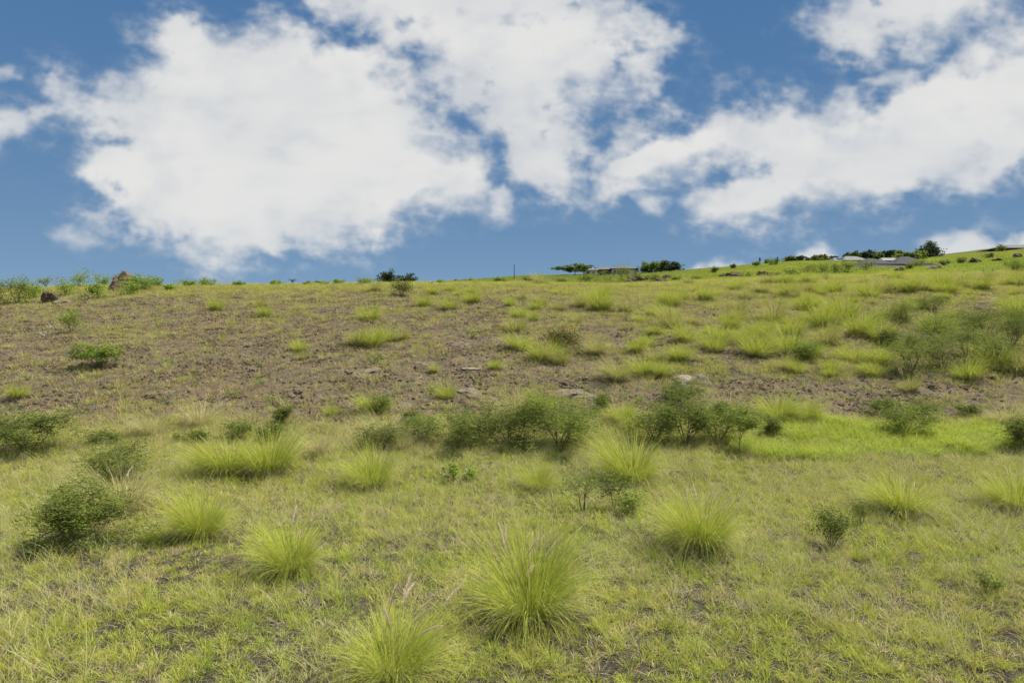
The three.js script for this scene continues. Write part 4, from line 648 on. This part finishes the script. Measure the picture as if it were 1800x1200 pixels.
{ // dark grey roofs
  const s = at(1580, 128), m = s.m; s.y = EYE + (600 - 476.5) / 1200 * s.d; const X = bx => (bx - 1580) * m, Y = by => (474 - by) * m;
  const g = thing('house', 'low house with wide dark grey hipped roofs half sunk behind the green slope', 'house', s);
  boxPart('wall', X(1646) - X(1518), 1.9, 7, (X(1646) + X(1518)) / 2, 0.95 - 0.9 + Y(470), -3.9, HM.dark, g);
  roofPart(X(1602) - X(1499), 9.5, 2.15, 1.0, (X(1602) + X(1499)) / 2, Y(468.5), -4, HM.roofDark, g, 0.06);
  roofPart(X(1654) - X(1574), 9.0, 2.35, 1.6, (X(1654) + X(1574)) / 2, Y(467), -4.3, HM.roofDark, g, -0.05);
  const e = roofPart(X(1666) - X(1624), 6.5, 0.85, 1.4, (X(1666) + X(1624)) / 2, Y(466), -5.8, HM.roofLight, g, -0.05);
  for (const bx of [1552, 1569, 1577, 1594, 1621]) boxPart('post', 0.16, 1.3, 0.16, X(bx), Y(470.5), -0.1, HM.fascia, g);
  for (const bx of [1535, 1560, 1585, 1608]) windowPart(1.2, 0.7, X(bx), Y(468.6) - 0.25, -0.36, g);
}
{ // light grey roof with solar panels
  const s = at(1500, 200), m = s.m; s.y = EYE + (600 - 461) / 1200 * s.d; const X = bx => (bx - 1500) * m;
  const g = thing('house', 'far house with light grey hipped roof and dark solar panels', 'house', s);
  boxPart('wall', X(1524) - X(1476), 1.8, 6, 0, -0.3, -3.5, HM.beige, g);
  roofPart(X(1530) - X(1482), 8, 1.6, 3.2, X(1506), 0.45, -3.5, HM.roofLight, g); roofPart(X(1496) - X(1468), 7, 1.35, 1.6, X(1482), 0.35, -3.8, HM.roofLight, g);
  for (const bx of [1480.5, 1487.5]) { const p = boxPart('solar_panel', 1.0, 0.05, 1.6, X(bx), 1.3, -2.0, HM.panel, g); p.rotation.x = 0.37; }
  boxPart('chimney', 0.35, 0.5, 0.35, X(1519), 1.5, -3.5, HM.white, g);
  windowPart(1.4, 0.6, X(1508), 0.1, -0.46, g); windowPart(1.4, 0.6, X(1490), 0.1, -0.46, g);
}
{ const s = at(1570, 178), m = s.m; s.y = EYE + (600 - 461.5) / 1200 * s.d; const X = bx => (bx - 1570) * m;
  const g = thing('house', 'far house showing only a whitish low roof behind the dark grey roofs', 'house', s);
  boxPart('wall', X(1585) - X(1556), 1.6, 4, 0, -0.4, -2.5, HM.beige, g); roofPart(X(1588) - X(1552), 5.5, 1.0, 3.4, 0, 0.4, -2.5, HM.roofWhite, g); boxPart('vent_pipe', 0.12, 0.35, 0.12, X(1571), 1.15, -1.8, HM.dark, g); }
{ const s = at(1785, 245), m = s.m; s.y = EYE + (600 - 443) / 1200 * s.d; const X = bx => (bx - 1785) * m;
  const g = thing('house', 'house with grey-brown hipped roof high on the far hillside', 'house', s);
  boxPart('wall', X(1840) - X(1762), 2.2, 8, X(1801), 0.3, -4.5, HM.brown, g); roofPart(X(1852) - X(1750), 10, 1.75, 8, X(1801), 1.35, -4.5, HM.roofGrey, g);
  for (const bx of [1760, 1764]) boxPart('post', 0.15, 1.3, 0.15, X(bx), 0.7, 0.3, HM.fascia, g); boxPart('deck', 3.2, 0.15, 2, X(1757), 0.2, -0.4, HM.fascia, g); windowPart(2.2, 0.8, X(1780), 0.75, -0.46, g); windowPart(1.6, 0.8, X(1795), 0.75, -0.46, g); }

renderer.render(scene, camera);
